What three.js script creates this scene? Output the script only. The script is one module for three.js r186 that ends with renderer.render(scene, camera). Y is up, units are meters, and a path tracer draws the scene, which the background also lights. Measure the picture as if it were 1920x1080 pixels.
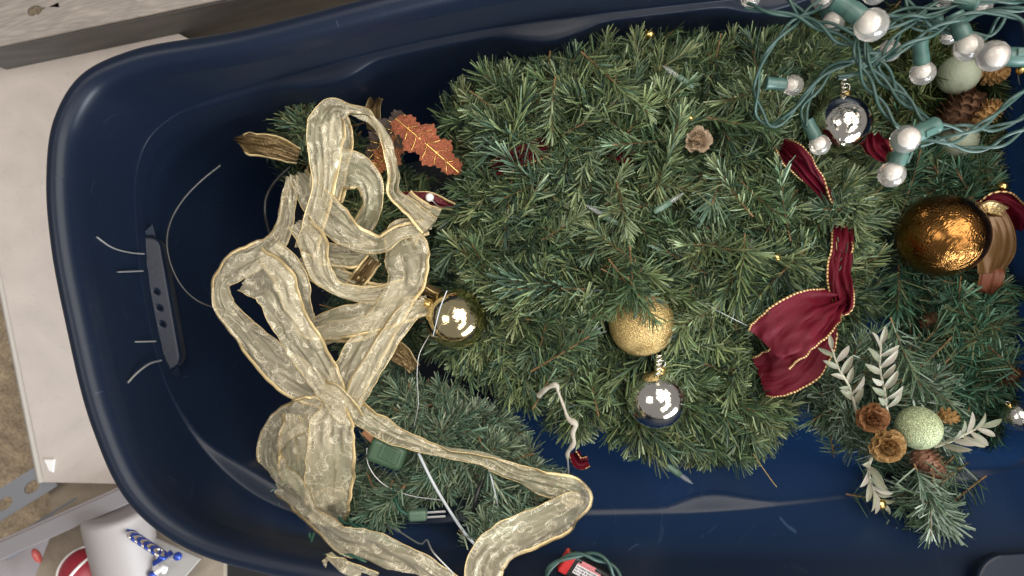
import * as THREE from 'three';
import { mergeGeometries, mergeVertices } from 'three/addons/utils/BufferGeometryUtils.js';
import { RoundedBoxGeometry } from 'three/addons/geometries/RoundedBoxGeometry.js';
import { RectAreaLightUniformsLib } from 'three/addons/lights/RectAreaLightUniformsLib.js';
import { createNoise3D, createNoise2D } from 'simplex-noise';

// ------------------------------------------------------------------ camera, light, exposure
const CY = 0.99, FOV = 48, TAN = Math.tan((FOV / 2) * Math.PI / 180);
const scene = new THREE.Scene();
const camera = new THREE.PerspectiveCamera(FOV, 1920 / 1080, 0.02, 20);
camera.position.set(0, CY, 0); camera.up.set(0, 0, -1); camera.lookAt(0, 0, 0);
camera.focus = 0.655; camera.userData.fStop = 5.2;
scene.background = new THREE.Color().setRGB(0.25, 0.246, 0.242);
const renderer = new THREE.WebGLRenderer({ antialias: true });
renderer.toneMapping = THREE.LinearToneMapping;
renderer.toneMappingExposure = 1.08;
renderer.shadowMap.enabled = true;
RectAreaLightUniformsLib.init();
const UNSEEN_LAMPS = [[0.2, 2.2, -0.98, 0.9, 0.62, 5.2], [1.2, 2.2, -0.98, 0.95, 0.62, 5.6], [0.24, 2.3, -0.27, 0.88, 0.7, 5.2], [1.22, 2.3, -0.22, 0.94, 0.72, 5.6], [-1.35, 2.2, 0.05, 0.8, 1.0, 3.2], [1.0, 2.25, 0.95, 1.4, 0.6, 3.2]];   // x, y, z, width, depth, strength of unseen overhead lamps, placed for bauble and tote highlights
const LAMP_COLOR = new THREE.Color().setRGB(1, 0.95, 0.88);
for (const [x, y, z, w, d, I] of UNSEEN_LAMPS) {
  const l = new THREE.RectAreaLight(LAMP_COLOR, I, w, d);
  l.position.set(x, y, z); l.lookAt(x * 0.35, 0, z * 0.3); scene.add(l);
}

// daylight from an unseen doorway, out of view beyond the near side of the tote: it also shines through the thin blue plastic
const UNSEEN_DOOR = [1.25, 0.62, 1.35, 1.3, 1.1, 19], DOOR_COLOR = new THREE.Color().setRGB(0.86, 0.94, 1);
{
  const l = new THREE.RectAreaLight(DOOR_COLOR, UNSEEN_DOOR[5], UNSEEN_DOOR[3], UNSEEN_DOOR[4]);
  l.position.set(UNSEEN_DOOR[0], UNSEEN_DOOR[1], UNSEEN_DOOR[2]); l.lookAt(0.45, 0.25, 0.2); scene.add(l);
}

// ------------------------------------------------------------------ small tools
let seed = 11;
const rnd = () => { seed = (seed + 0x6d2b79f5) | 0; let t = Math.imul(seed ^ (seed >>> 15), 1 | seed); t = (t + Math.imul(t ^ (t >>> 7), 61 | t)) ^ t; return ((t ^ (t >>> 14)) >>> 0) / 4294967296; };
const rr = (a, b) => a + (b - a) * rnd();
const n3 = createNoise3D(rnd), n2 = createNoise2D(rnd);
const V = (x, y, z) => new THREE.Vector3(x, y, z);
const sc = (y) => 2 * (CY - y) * TAN / 1080;                                   // metres per photo pixel at height y
const P = (px, py, y) => V((px - 960) * sc(y), y, (py - 540) * sc(y));
const used = {};
const numbered = (n) => { used[n] = (used[n] ?? -1) + 1; return used[n] ? n + '_' + String(used[n]).padStart(3, '0') : n; };
function tag(o, label, category, group, kind) {
  o.userData.label = label; o.userData.category = category;
  if (group) o.userData.group = group;
  if (kind) o.userData.kind = kind;
  return o;
}
function shadows(m) { m.castShadow = m.receiveShadow = true; return m; }
function thing(name, label, category, pos, group) {
  const g = new THREE.Group(); g.name = numbered(name); g.position.copy(pos ?? V(0, 0, 0)); scene.add(g);
  return tag(g, label, category, group);
}
// a part whose geometry is in the thing's own axes
function part(name, geo, mat, parent) { const m = shadows(new THREE.Mesh(geo, mat)); m.name = name; parent.add(m); return m; }
// a part whose geometry is in the world: moved so that it stays where it is
function wpart(name, geo, mat, parent) { const p = parent.getWorldPosition(V(0, 0, 0)); geo.translate(-p.x, -p.y, -p.z); return part(name, geo, mat, parent); }
function struct(name, geo, mat) { const m = shadows(new THREE.Mesh(geo, mat)); m.name = numbered(name); m.userData.kind = 'structure'; scene.add(m); return m; }

function tex(w, h, fn, srgb) {                                                  // fn(u, v) -> [r, g, b] in 0..1
  const d = new Uint8Array(w * h * 4);
  for (let y = 0; y < h; y++) for (let x = 0; x < w; x++) {
    const c = fn(x / w, y / h), i = (y * w + x) * 4;
    for (let k = 0; k < 3; k++) d[i + k] = Math.max(0, Math.min(255, c[k] * 255));
    d[i + 3] = 255;
  }
  const t = new THREE.DataTexture(d, w, h); t.wrapS = t.wrapT = THREE.RepeatWrapping; t.magFilter = THREE.LinearFilter; t.minFilter = THREE.LinearFilter;
  if (srgb) t.colorSpace = THREE.SRGBColorSpace;
  t.needsUpdate = true; return t;
}
function canvasTex(w, h, draw, srgb = true) {
  const c = document.createElement('canvas'); c.width = w; c.height = h; draw(c.getContext('2d'), w, h);
  const t = new THREE.CanvasTexture(c); t.wrapS = t.wrapT = THREE.RepeatWrapping; if (srgb) t.colorSpace = THREE.SRGBColorSpace; return t;
}
// noise that repeats at the texture's edges
const tile = (u, v, f, o = 0) => { const a = u * 6.2832, b = v * 6.2832, r = f / 6.2832; return n3(Math.cos(a) * r + o, Math.sin(a) * r + Math.cos(b) * r * 1.3, Math.sin(b) * r * 1.3 + o * 2); };
const fbm = (u, v, f, o) => tile(u, v, f, o) * 0.55 + tile(u, v, f * 2.3, o + 7) * 0.28 + tile(u, v, f * 5.1, o + 15) * 0.17;
const rep = (t, x, y) => { const c = t.clone(); c.repeat.set(x, y); c.needsUpdate = true; return c; };
const std = (o) => new THREE.MeshStandardMaterial({ side: THREE.DoubleSide, ...o });
const phy = (o) => new THREE.MeshPhysicalMaterial({ side: THREE.DoubleSide, ...o });
const lin = (r, g, b) => new THREE.Color().setRGB(r, g, b);

function tubePts(pts, r, seg = 0, rad = 6, closed = false) {
  const c = new THREE.CatmullRomCurve3(pts, closed, 'centripetal');
  return new THREE.TubeGeometry(c, seg || Math.max(8, Math.round(c.getLength() / 0.005)), r, rad, closed);
}
// a tube with a radius for each point, closed at both ends
function limb(pts, radii, rad = 8, seg = 40) {
  const c = new THREE.CatmullRomCurve3(pts, false, 'centripetal'), fr = c.computeFrenetFrames(seg), pos = [], idx = [];
  for (let i = 0; i <= seg; i++) {
    const t = i / seg, p = c.getPointAt(t), x = t * (radii.length - 1), k = Math.min(radii.length - 2, Math.floor(x)), r = THREE.MathUtils.lerp(radii[k], radii[k + 1], x - k);
    for (let j = 0; j < rad; j++) { const a = j / rad * 6.2832; const q = p.clone().addScaledVector(fr.normals[i], Math.cos(a) * r).addScaledVector(fr.binormals[i], Math.sin(a) * r); pos.push(q.x, q.y, q.z); }
  }
  for (let i = 0; i < seg; i++) for (let j = 0; j < rad; j++) { const a = i * rad + j, b = i * rad + (j + 1) % rad; idx.push(a, b, a + rad, b, b + rad, a + rad); }
  for (const [ring, end] of [[0, c.getPointAt(0)], [seg, c.getPointAt(1)]]) { const n = pos.length / 3; pos.push(end.x, end.y, end.z); for (let j = 0; j < rad; j++) { const a = ring * rad + j, b = ring * rad + (j + 1) % rad; ring ? idx.push(a, b, n) : idx.push(b, a, n); } }
  const g = new THREE.BufferGeometry(); g.setAttribute('position', new THREE.Float32BufferAttribute(pos, 3)); g.setIndex(idx);
  g.setAttribute('uv', new THREE.Float32BufferAttribute(new Float32Array(pos.length / 3 * 2), 2)); g.computeVertexNormals(); return g;
}
const trace = (list) => list.map(([x, y, h]) => P(x, y, h));
const along = (g, from, to) => { const d = to.clone().sub(from); g.applyQuaternion(new THREE.Quaternion().setFromUnitVectors(V(0, 1, 0), d.clone().normalize())); return g.translate(from.x, from.y, from.z); };
function grid(nu, nv, fn) {                                                     // fn(i, j) -> [point, u, v]
  const pos = [], uv = [], idx = [];
  for (let i = 0; i <= nu; i++) for (let j = 0; j <= nv; j++) { const [p, a, b] = fn(i, j); pos.push(p.x, p.y, p.z); uv.push(a, b); }
  for (let i = 0; i < nu; i++) for (let j = 0; j < nv; j++) { const a = i * (nv + 1) + j, b = a + nv + 1; idx.push(a, a + 1, b, a + 1, b + 1, b); }
  const g = new THREE.BufferGeometry(); g.setAttribute('position', new THREE.Float32BufferAttribute(pos, 3)); g.setAttribute('uv', new THREE.Float32BufferAttribute(uv, 2)); g.setIndex(idx); g.computeVertexNormals(); return g;
}

// ------------------------------------------------------------------ materials
const scratchMap = canvasTex(1024, 1024, (c, w, h) => {
  c.fillStyle = '#0d1f38'; c.fillRect(0, 0, w, h);
  for (let i = 0; i < 420; i++) { c.strokeStyle = `rgba(${135 + rnd() * 40},${130 + rnd() * 40},${132 + rnd() * 40},${0.05 + rnd() * rnd() * 0.6})`; c.lineWidth = 0.5 + rnd() * rnd() * 0.9; const x = rnd() * w, y = rnd() * h, a = (rnd() < 0.7 ? 0.1 : 1.3) + rr(-0.6, 0.6), l = 6 + rnd() * rnd() * 70; c.beginPath(); c.moveTo(x, y); c.quadraticCurveTo(x + Math.cos(a) * l * 0.5 + rr(-6, 6), y + Math.sin(a) * l * 0.5 + rr(-6, 6), x + Math.cos(a) * l, y + Math.sin(a) * l); c.stroke(); }
  for (let i = 0; i < 260; i++) { c.fillStyle = `rgba(170,170,175,${rnd() * rnd() * 0.6})`; c.fillRect(rnd() * w, rnd() * h, 1 + rnd() * 2, 1 + rnd()); }
});
const plasticBump = tex(512, 512, (u, v) => { const n = 0.5 + 0.25 * fbm(u, v, 6, 3) + 0.12 * tile(u, v, 90, 8); return [n, n, n]; });
const plasticRough = tex(256, 256, (u, v) => { const n = 0.5 + 0.1 * fbm(u, v, 8, 31); return [n, n, n]; });
const M = {
  tote: phy({ map: scratchMap, transmission: 0.5, thickness: 0, roughness: 1, clearcoat: 1, clearcoatRoughness: 0.36, bumpMap: plasticBump, bumpScale: 0.0006, specularIntensity: 0.12 }),
  board: std({ roughness: 0.5, map: tex(1024, 1024, (u, v) => { const n = 0.73 + 0.03 * fbm(u, v, 4, 2) - 0.16 * Math.max(0, fbm(u, v, 12, 50) - 0.3) * Math.max(0, tile(u, v, 60, 5)) - (Math.abs(tile(u, v, 9, 70)) < 0.006 && tile(u, v, 7, 33) > 0.25 ? 0.16 : 0); return [n, n * 0.94, n * 0.9]; }, true) }),
  boardEdge: std({ roughness: 0.6, color: lin(0.5, 0.46, 0.42) }),
  concrete: std({ roughness: 0.95, map: tex(512, 512, (u, v) => { const n = 0.62 + 0.13 * fbm(u, v, 7, 5) + 0.09 * tile(u, v, 60, 3); return [n, n * 0.89, n * 0.74]; }, true), bumpMap: tex(512, 512, (u, v) => { const n = 0.5 + 0.3 * fbm(u, v, 12, 9) + 0.2 * tile(u, v, 70, 2); return [n, n, n]; }), bumpScale: 0.004 }),
  brown: std({ roughness: 0.8, map: tex(256, 256, (u, v) => { const n = 0.53 + 0.05 * fbm(u, v, 8, 21); return [n, n * 0.91, n * 0.8]; }, true) }),
  steel: std({ roughness: 0.62, metalness: 0.35, map: tex(256, 256, (u, v) => { const n = 0.64 + 0.06 * tile(u * 0.15, v, 60, 4) + 0.05 * fbm(u * 0.4, v, 5, 14); return [n, n * 0.945, n * 0.9]; }, true) }),
  shadedSteel: std({ roughness: 0.55, metalness: 0.4, map: tex(256, 256, (u, v) => { const n = 0.42 + 0.05 * fbm(u, v, 6, 14); return [n, n * 0.98, n * 0.95]; }, true) }),  // beam steel again, darkened for the shade on the upright web
  galv: std({ roughness: 0.45, metalness: 0.6, color: lin(0.3, 0.31, 0.34) }),
  needle: std({ vertexColors: true, roughness: 0.36 }),
  stem: std({ color: lin(0.2, 0.11, 0.045), roughness: 0.8 }),
  wire: std({ color: lin(0.55, 0.55, 0.55), roughness: 0.35, metalness: 0.7 }),
  darkWire: std({ color: lin(0.045, 0.045, 0.045), roughness: 0.3, metalness: 0.5 }),
  oldBrass: std({ color: lin(0.3, 0.22, 0.09), roughness: 0.45, metalness: 0.6 }),
  paleWire: std({ color: lin(0.6, 0.64, 0.68), roughness: 0.3 }),
  cord: std({ color: lin(0.028, 0.068, 0.056), roughness: 0.42 }),
  darkCord: std({ color: lin(0.03, 0.1, 0.07), roughness: 0.45 }),
  socket: std({ color: lin(0.058, 0.125, 0.107), roughness: 0.38 }),
  holder: std({ color: lin(0.1, 0.165, 0.115), roughness: 0.4 }),
  adapter: std({ color: lin(0.06, 0.115, 0.065), roughness: 0.4 }),
  plug: std({ color: lin(0.03, 0.1, 0.045), roughness: 0.45 }),
  bulb: phy({ color: lin(0.9, 0.85, 0.8), roughness: 0.22, transmission: 0.84, thickness: 0.006, ior: 1.4, clearcoat: 0.5, clearcoatRoughness: 0.1 }),
  filament: std({ color: lin(0.85, 0.8, 0.74), roughness: 0.5 }),
  clear: phy({ color: lin(0.95, 0.97, 0.97), roughness: 0.05, transmission: 0.9, thickness: 0, ior: 1.45 }),
  silver: std({ color: lin(0.84, 0.79, 0.71), metalness: 1, roughness: 0.1 }),
  gold: std({ color: lin(0.72, 0.58, 0.3), metalness: 1, roughness: 0.1 }),
  brightGold: std({ color: lin(0.85, 0.58, 0.2), metalness: 1, roughness: 0.25 }),
  velvet: phy({ color: lin(0.105, 0.0042, 0.013), roughness: 0.5, specularIntensity: 0.35, bumpMap: rep(tex(128, 128, (u, v) => { const n = 0.5 + 0.4 * tile(u, v * 0.5, 60, 5); return [n, n, n]; }), 3, 3), bumpScale: 0.0004 }),
  candle: phy({ color: lin(0.29, 0.26, 0.25), roughness: 0.55 }),
  red: std({ color: lin(0.3, 0.02, 0.035), roughness: 0.4 }),
  white: std({ color: lin(0.8, 0.78, 0.76), roughness: 0.6 }),
  blue: std({ color: lin(0.03, 0.07, 0.38), roughness: 0.25, metalness: 0.5 }),
  black: std({ color: lin(0.012, 0.012, 0.014), roughness: 0.4 }),
  greyCard: std({ color: lin(0.33, 0.31, 0.29), roughness: 0.8 }),
  twig: std({ color: lin(0.42, 0.38, 0.31), roughness: 0.6, bumpMap: plasticBump, bumpScale: 0.001 }),
  frost: std({ vertexColors: true, roughness: 0.6 }),
};
const glitBump = tex(256, 256, () => { const n = rnd(); return [n, n, n]; });
const glitRough = tex(256, 256, () => { const n = 0.25 + rnd() * 0.6; return [n, n, n]; });
const glitCol = (r, g, b, v) => tex(256, 256, () => { const k = 1 - v + 2 * v * rnd() * rnd(); return [r * k, g * k, b * k]; }, true);
M.goldGlitter = std({ map: rep(glitCol(0.98, 0.82, 0.54, 0.4), 1.2, 0.7), bumpMap: rep(glitBump, 1.2, 0.7), bumpScale: 0.0012, roughnessMap: rep(glitRough, 1.2, 0.7), roughness: 0.8, metalness: 0.45 });
M.greenGlitter = std({ map: rep(glitCol(0.82, 0.87, 0.67, 0.4), 0.8, 0.5), bumpMap: rep(glitBump, 0.8, 0.5), bumpScale: 0.0012, roughnessMap: rep(glitRough, 0.8, 0.5), roughness: 0.9, metalness: 0.05 });
M.orangeGlitter = std({ map: rep(glitCol(0.88, 0.52, 0.38, 0.4), 0.5, 0.3), bumpMap: glitBump, bumpScale: 0.001, roughnessMap: glitRough, roughness: 0.9, metalness: 0.45 });
M.coneGold = std({ map: rep(glitCol(0.84, 0.66, 0.42, 0.3), 1, 1), bumpMap: glitBump, bumpScale: 0.0005, roughness: 0.5, metalness: 0.5 });
M.coneBrown = std({ map: rep(glitCol(0.47, 0.33, 0.23, 0.35), 1, 1), bumpMap: glitBump, bumpScale: 0.0005, roughness: 0.45, metalness: 0.45 });
M.coneRose = std({ map: rep(glitCol(0.72, 0.5, 0.32, 0.3), 1, 1), bumpMap: glitBump, bumpScale: 0.0005, roughness: 0.45, metalness: 0.5 });
M.conePink = std({ map: rep(glitCol(0.7, 0.52, 0.42, 0.3), 1, 1), roughness: 0.6, metalness: 0.15 });
M.palePink = std({ map: rep(glitCol(0.97, 0.84, 0.7, 0.25), 1, 1), bumpMap: glitBump, bumpScale: 0.0008, roughness: 0.8 });
const cell = tex(256, 256, (u, v) => { const n = 0.5 + 0.5 * tile(u, v, 38, 4) * (0.6 + tile(u, v, 11, 9)); return [n, n, n]; });
M.amber = phy({ color: lin(0.25, 0.115, 0.032), metalness: 1, roughness: 0.22, bumpMap: rep(cell, 2, 1), bumpScale: 0.0006 });
M.amberFoil = std({ color: lin(0.11, 0.055, 0.016), metalness: 0.3, roughness: 0.35 });
M.wave = std({ color: lin(0.74, 0.62, 0.36), metalness: 1, roughness: 0.11, bumpMap: rep(cell, 1, 1), bumpScale: 0.0001 });
M.silver.bumpMap = rep(cell, 1, 1); M.silver.bumpScale = 0.0001;

// sheer gold organza: the woven scrolls are denser and paler than the net between them
function scrolls(c, w, h, style, bg, lw) {
  c.fillStyle = bg; c.fillRect(0, 0, w, h); c.lineCap = 'round';
  const s0 = seed; seed = 777;
  for (let i = 0; i < 30; i++) {
    const x = rnd() * w, y = rnd() * h, r = 20 + rnd() * 44, a = rnd() * 6.28, dir = rnd() < 0.5 ? 1 : -1;
    for (const [ox, oy] of [[0, 0], [w, 0], [-w, 0], [0, h], [0, -h]]) {
      c.strokeStyle = style(); c.lineWidth = lw * (0.6 + rnd() * 0.7); c.beginPath();
      for (let k = 0; k <= 26; k++) { const t = k / 26, q = r * (1 - t * 0.8), b = a + dir * t * 5.2; c[k ? 'lineTo' : 'moveTo'](x + ox + Math.cos(b) * q, y + oy + Math.sin(b) * q); }
      c.stroke();
      for (let k = 0; k < 5; k++) { const b = a + dir * (0.3 + k * 0.35), q = r * 1.05; c.beginPath(); c.moveTo(x + ox + Math.cos(b) * q, y + oy + Math.sin(b) * q); c.quadraticCurveTo(x + ox + Math.cos(b + 0.2) * q * 1.35, y + oy + Math.sin(b + 0.2) * q * 1.35, x + ox + Math.cos(b + 0.7 * dir) * q * 1.5, y + oy + Math.sin(b + 0.7 * dir) * q * 1.5); c.stroke(); }
    }
  }
  seed = s0;
}
const orgCol = canvasTex(512, 512, (c, w, h) => scrolls(c, w, h, () => 'rgba(250,240,216,0.65)', '#ddd2b2', 3.4));
const orgAlpha = canvasTex(512, 512, (c, w, h) => scrolls(c, w, h, () => 'rgba(255,255,255,0.6)', 'rgb(92,92,92)', 3.4), false);
const orgBump = tex(512, 512, (u, v) => { const n = 0.5 + 0.3 * tile(u, v, 14, 6) + 0.2 * tile(u, v * 0.4, 40, 2); return [n, n, n]; });
M.organza = phy({ map: orgCol, alphaMap: orgAlpha, transparent: true, opacity: 1, roughness: 0.34, metalness: 0.15, bumpMap: orgBump, bumpScale: 0.0004, sheen: 0.8, sheenColor: lin(0.9, 0.8, 0.6), sheenRoughness: 0.35, transmission: 0 });
const ridge = tex(64, 64, (u, v) => { const n = 0.5 + 0.5 * Math.sin(v * 6.2832 * 16); return [n, n, n]; });
M.goldEdge = std({ color: lin(0.68, 0.53, 0.28), metalness: 0.85, roughness: 0.38, bumpMap: ridge, bumpScale: 0.00025 });
const thread = tex(16, 128, (u, v) => { const n = Math.sin(v * 6.2832 * 16) > -0.35 ? [0.82, 0.69, 0.48] : [0.42, 0.26, 0.18]; return n; }, true);
M.cordEdge = std({ map: rep(thread, 1, 0.36), metalness: 0.5, roughness: 0.35, bumpMap: rep(ridge, 1, 0.36), bumpScale: 0.0004 });
M.bronze = phy({ color: lin(0.2, 0.135, 0.06), metalness: 0.55, roughness: 0.42, bumpMap: orgBump, bumpScale: 0.001 });
M.burgundy = phy({ color: lin(0.13, 0.012, 0.02), roughness: 0.5, metalness: 0.2, bumpMap: orgBump, bumpScale: 0.001 });

// ------------------------------------------------------------------ the setting: floor, shelf board, shelf steel
const poly = (pts, y, depth = 0.02) => {                                         // a slab with its top at height y, outlined in photo pixels at that height
  const s = new THREE.Shape(pts.map(([x, z]) => { const p = P(x, z, y); return new THREE.Vector2(p.x, -p.z); }));
  const g = new THREE.ExtrudeGeometry(s, { depth, bevelEnabled: true, bevelSize: 0.0012, bevelThickness: 0.0012, bevelSegments: 1 });
  g.rotateX(-Math.PI / 2); g.translate(0, y - depth, 0);
  const uv = g.attributes.uv; for (let i = 0; i < uv.count; i++) uv.setXY(i, uv.getX(i) * 3, uv.getY(i) * 3);
  return g;
};
const floor = struct('floor', new THREE.PlaneGeometry(6, 6).rotateX(-Math.PI / 2).translate(0, -0.32, 0), M.concrete);
{ const uv = floor.geometry.attributes.uv; for (let i = 0; i < uv.count; i++) uv.setXY(i, uv.getX(i) * 14, uv.getY(i) * 14); }
{
  const t = thing('shelf_board', 'white shelf board lying under the left end of the navy tote', 'shelf board', P(500, 500, 0));
  wpart('panel', poly([[-76, 126], [84, 903], [1500, 935], [1500, 140], [480, 140], [330, 62]], 0), M.board, t);
  wpart('tape_scrap', poly([[84, 862], [101, 862], [99, 884], [93, 882]], 0.003, 0.002), M.white, t);
  wpart('edge_strip', tubePts([P(-76, 126, -0.008), P(81, 903, -0.008)], 0.0075, 4, 6), M.boardEdge, t);
  const b = thing('cardboard_panel', 'smooth brown panel below the white board near the tote corner', 'panel', P(200, 960, -0.05));
  wpart('sheet', poly([[88, 900], [420, 900], [420, 1100], [60, 1100], [104, 985]], -0.05, 0.012), M.brown, b);
}
{ // steel beam with a keyhole slot along the top of the board
  const pA = P(-60, 98, 0.07), pB = P(760, -74, 0.07), d = pB.clone().sub(pA), len = d.length(), ang = Math.atan2(-d.z, d.x);
  const t = thing('shelf_beam', 'grey steel shelf beam with a keyhole slot across the top left', 'shelf beam', pA); t.rotation.y = ang;
  const sh = new THREE.Shape([[0, 0], [len, 0], [len, 0.3], [0, 0.3]].map(([a, b]) => new THREE.Vector2(a, b)));
  const kh = new THREE.Path(); const kx = 0.105, kz = 0.038; kh.absellipse(kx, kz, 0.012, 0.008, 0.3, 5.98, false, 0.1); kh.lineTo(kx + 0.036, kz + 0.0045); kh.lineTo(kx + 0.036, kz - 0.0025); sh.holes.push(kh);
  const top = new THREE.ExtrudeGeometry(sh, { depth: 0.0025, bevelEnabled: true, bevelSize: 0.001, bevelThickness: 0.001, bevelSegments: 2 }).rotateX(-Math.PI / 2).translate(0, -0.0025, 0);
  const uv = top.attributes.uv; for (let i = 0; i < uv.count; i++) uv.setXY(i, uv.getX(i) * 4, uv.getY(i) * 4);
  part('top_flange', top, M.steel, t);
  part('front_web', new RoundedBoxGeometry(len, 0.2, 0.003, 2, 0.001).translate(len / 2, -0.105, 0.0005), M.shadedSteel, t);
  part('tab', new THREE.ConeGeometry(0.006, 0.022, 4).rotateZ(-Math.PI / 2).translate(0.108, -0.014, -0.035), M.white, t);
}
{ // perforated angle
  const a = P(96, 888, -0.03), b = P(-60, 985, -0.03), d = b.clone().sub(a), len = d.length(), ang = Math.atan2(-d.z, d.x);
  const t = thing('perforated_angle', 'grey perforated steel angle reaching left from the board corner', 'steel angle', a); t.rotation.y = ang;
  const sh = new THREE.Shape([[0, -0.022], [len, -0.022], [len, 0.022], [0, 0.022]].map(([x, y]) => new THREE.Vector2(x, y)));
  for (const x of [0.035, 0.085, 0.135]) { const h = new THREE.Path(); h.absellipse(x, 0.002, 0.014, 0.0085, 0, Math.PI * 2, false, 0.15); sh.holes.push(h); }
  part('flange', new THREE.ExtrudeGeometry(sh, { depth: 0.0025, bevelEnabled: false }).rotateX(-Math.PI / 2), M.galv, t);
  const sh2 = new THREE.Shape([[0, 0], [len, 0], [len, 0.03], [0, 0.03]].map(([x, y]) => new THREE.Vector2(x, y)));
  for (const x of [0.05, 0.1]) { const h = new THREE.Path(); h.absellipse(x, 0.016, 0.011, 0.005, 0, Math.PI * 2); sh2.holes.push(h); }
  part('side_flange', new THREE.ExtrudeGeometry(sh2, { depth: 0.0025, bevelEnabled: false }).rotateX(-0.6 - Math.PI / 2 + 0.25).translate(0, -0.02, -0.03 - 0.02), M.galv, t);
}

// ------------------------------------------------------------------ the tote
const RIM = [[78, 330], [92, 222], [142, 138], [235, 90], [450, 50], [850, -48], [1400, -140], [1950, -200], [2050, -120], [2090, 100], [2110, 500], [2100, 900], [2060, 1120], [1950, 1165], [1400, 1160], [900, 1140], [500, 1084], [335, 1030], [232, 945], [163, 800], [115, 610], [86, 455]];
const LEDGE = [[252, 330], [274, 262], [322, 217], [375, 192], [490, 155], [860, 62], [1400, -6], [1880, -50], [1945, 0], [1962, 130], [1970, 500], [1965, 780], [1940, 862], [1860, 893], [1400, 958], [1000, 972], [640, 984], [490, 938], [380, 844], [308, 719], [270, 570], [254, 442]];
{
  const N = 440, y0 = 0.42, yl = 0.33;
  const closed = (pts, y) => new THREE.CatmullRomCurve3(pts.map(([a, b]) => P(a, b, y)), true, 'centripetal');
  const cr = closed(RIM, y0), cl = closed(LEDGE, yl), mid = P(1090, 530, yl);
  const rim = [], led = [], nrm = [];
  for (let i = 0; i < N; i++) { const t = i / N; rim.push(cr.getPoint(t)); led.push(cl.getPoint(t)); }
  for (let i = 0; i < N; i++) { const d = rim[(i + 1) % N].clone().sub(rim[(i + N - 1) % N]).normalize(); nrm.push(V(-d.z, 0, d.x)); }   // points inwards (the outline runs clockwise seen from above)
  if (nrm[0].x < 0) nrm.forEach((n) => n.negate());
  const dist = [0]; for (let i = 1; i <= N; i++) dist.push(dist[i - 1] + rim[i % N].distanceTo(rim[i - 1]));
  // how wide the scalloped step is at place i: nothing on the left end, waves along the sides
  const step = (i) => { const x = led[i].x, side = THREE.MathUtils.smoothstep(x, -0.37, -0.29); return side * (0.008 + 0.014 * Math.pow(Math.max(0, Math.sin(x * 26 + (led[i].z > 0 ? 2.2 : 0.6))), 1.3)); };
  const sweep = (rows) => grid(N, rows(0).length - 1, (i, j) => { const k = i % N, r = rows(k)[j]; return [r, dist[i] * 2.2, (r.y + r.distanceTo(V(rim[k].x, r.y, rim[k].z))) * 2.2]; });
  const off = (k, d, y) => rim[k].clone().addScaledVector(nrm[k], d).setY(y);
  const t = thing('storage_tote', 'navy blue plastic storage tote filled with greenery and ribbons', 'storage tote', V(mid.x, 0, mid.z));
  const toward = (a, k, d, y) => { const c = V(mid.x, 0, mid.z), v = V(c.x - a.x, 0, c.z - a.z).normalize(); return a.clone().addScaledVector(v, d).setY(y); };
  wpart('rim', sweep((k) => [off(k, 0.0, 0.372), off(k, -0.001, 0.395), off(k, -0.001, 0.41), off(k, 0, 0.4135), off(k, 0.002, 0.4172), off(k, 0.0055, 0.4195), off(k, 0.0095, 0.42), off(k, 0.0135, 0.4187), off(k, 0.0172, 0.4158), off(k, 0.0198, 0.412), off(k, 0.0215, 0.4065), off(k, 0.0224, 0.4), off(k, 0.0231, 0.396)]), M.tote, t);
  wpart('wall', sweep((k) => {
    const a = off(k, 0.0224, 0.4), b = led[k], w = step(k), rows = [];
    for (let j = 0; j <= 9; j++) rows.push(a.clone().lerp(b, j / 9));
    for (const [f, d] of [[0.06, 0.0012], [0.25, 0.002], [0.55, 0.003], [0.8, 0.0045], [0.95, 0.0075], [1, 0.013]]) rows.push(toward(b, k, 0.0014 + w * f, yl - d));
    for (let j = 1; j <= 10; j++) { const u = j / 10; rows.push(toward(b, k, 0.0014 + w + (0.036 - w * 0.6) * u + (j === 10 ? 0.012 : 0), THREE.MathUtils.lerp(yl - 0.013, 0.014, u))); }
    return rows;
  }), M.tote, t);
  const fl = new THREE.Shape(led.map((p, k) => { const q = toward(p, k, 0.046, 0); return new THREE.Vector2(q.x, -q.z); }));
  wpart('base', new THREE.ShapeGeometry(fl).rotateX(-Math.PI / 2).translate(0, 0.0138, 0), M.tote, t);
  // handle pocket: a long bump on the left end wall with a flat top
  const hA = P(266, 446, 0.316), hB = P(311, 690, 0.316), hd = hB.clone().sub(hA), hl = hd.length();
  const prof = new THREE.Shape();                                                // plan of the pocket: length along x, depth along y
  prof.moveTo(0, -0.001); prof.lineTo(0.002, 0.004); prof.quadraticCurveTo(0.003, 0.013, 0.012, 0.0135); prof.lineTo(hl - 0.012, 0.0125); prof.quadraticCurveTo(hl - 0.002, 0.012, hl, 0.004); prof.quadraticCurveTo(hl * 0.5, -0.017, 0, -0.001);
  const holes = [0.42, 0.545, 0.67].map((f) => { const h = new THREE.Path(); h.absellipse(hl * f, 0.004, 0.0052, 0.004, 0, Math.PI * 2, false, 0.5); return h; });
  prof.holes.push(...holes);
  const hg = new THREE.ExtrudeGeometry(prof, { depth: 0.028, bevelEnabled: true, bevelSize: 0.004, bevelThickness: 0.005, bevelSegments: 4, curveSegments: 18 });
  hg.rotateX(-Math.PI / 2).translate(0, -0.033, 0);
  const H = new THREE.Group(); H.name = 'handle'; H.userData.label = 'inward handle pocket with three drain holes on the left end wall';
  const tp = t.position; H.position.set(hA.x - tp.x, hA.y - tp.y, hA.z - tp.z); H.rotation.y = Math.atan2(-hd.z, hd.x); t.add(H); H.rotateX(-0.33);
  const flip = new THREE.Matrix4().makeScale(1, 1, -1);
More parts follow.
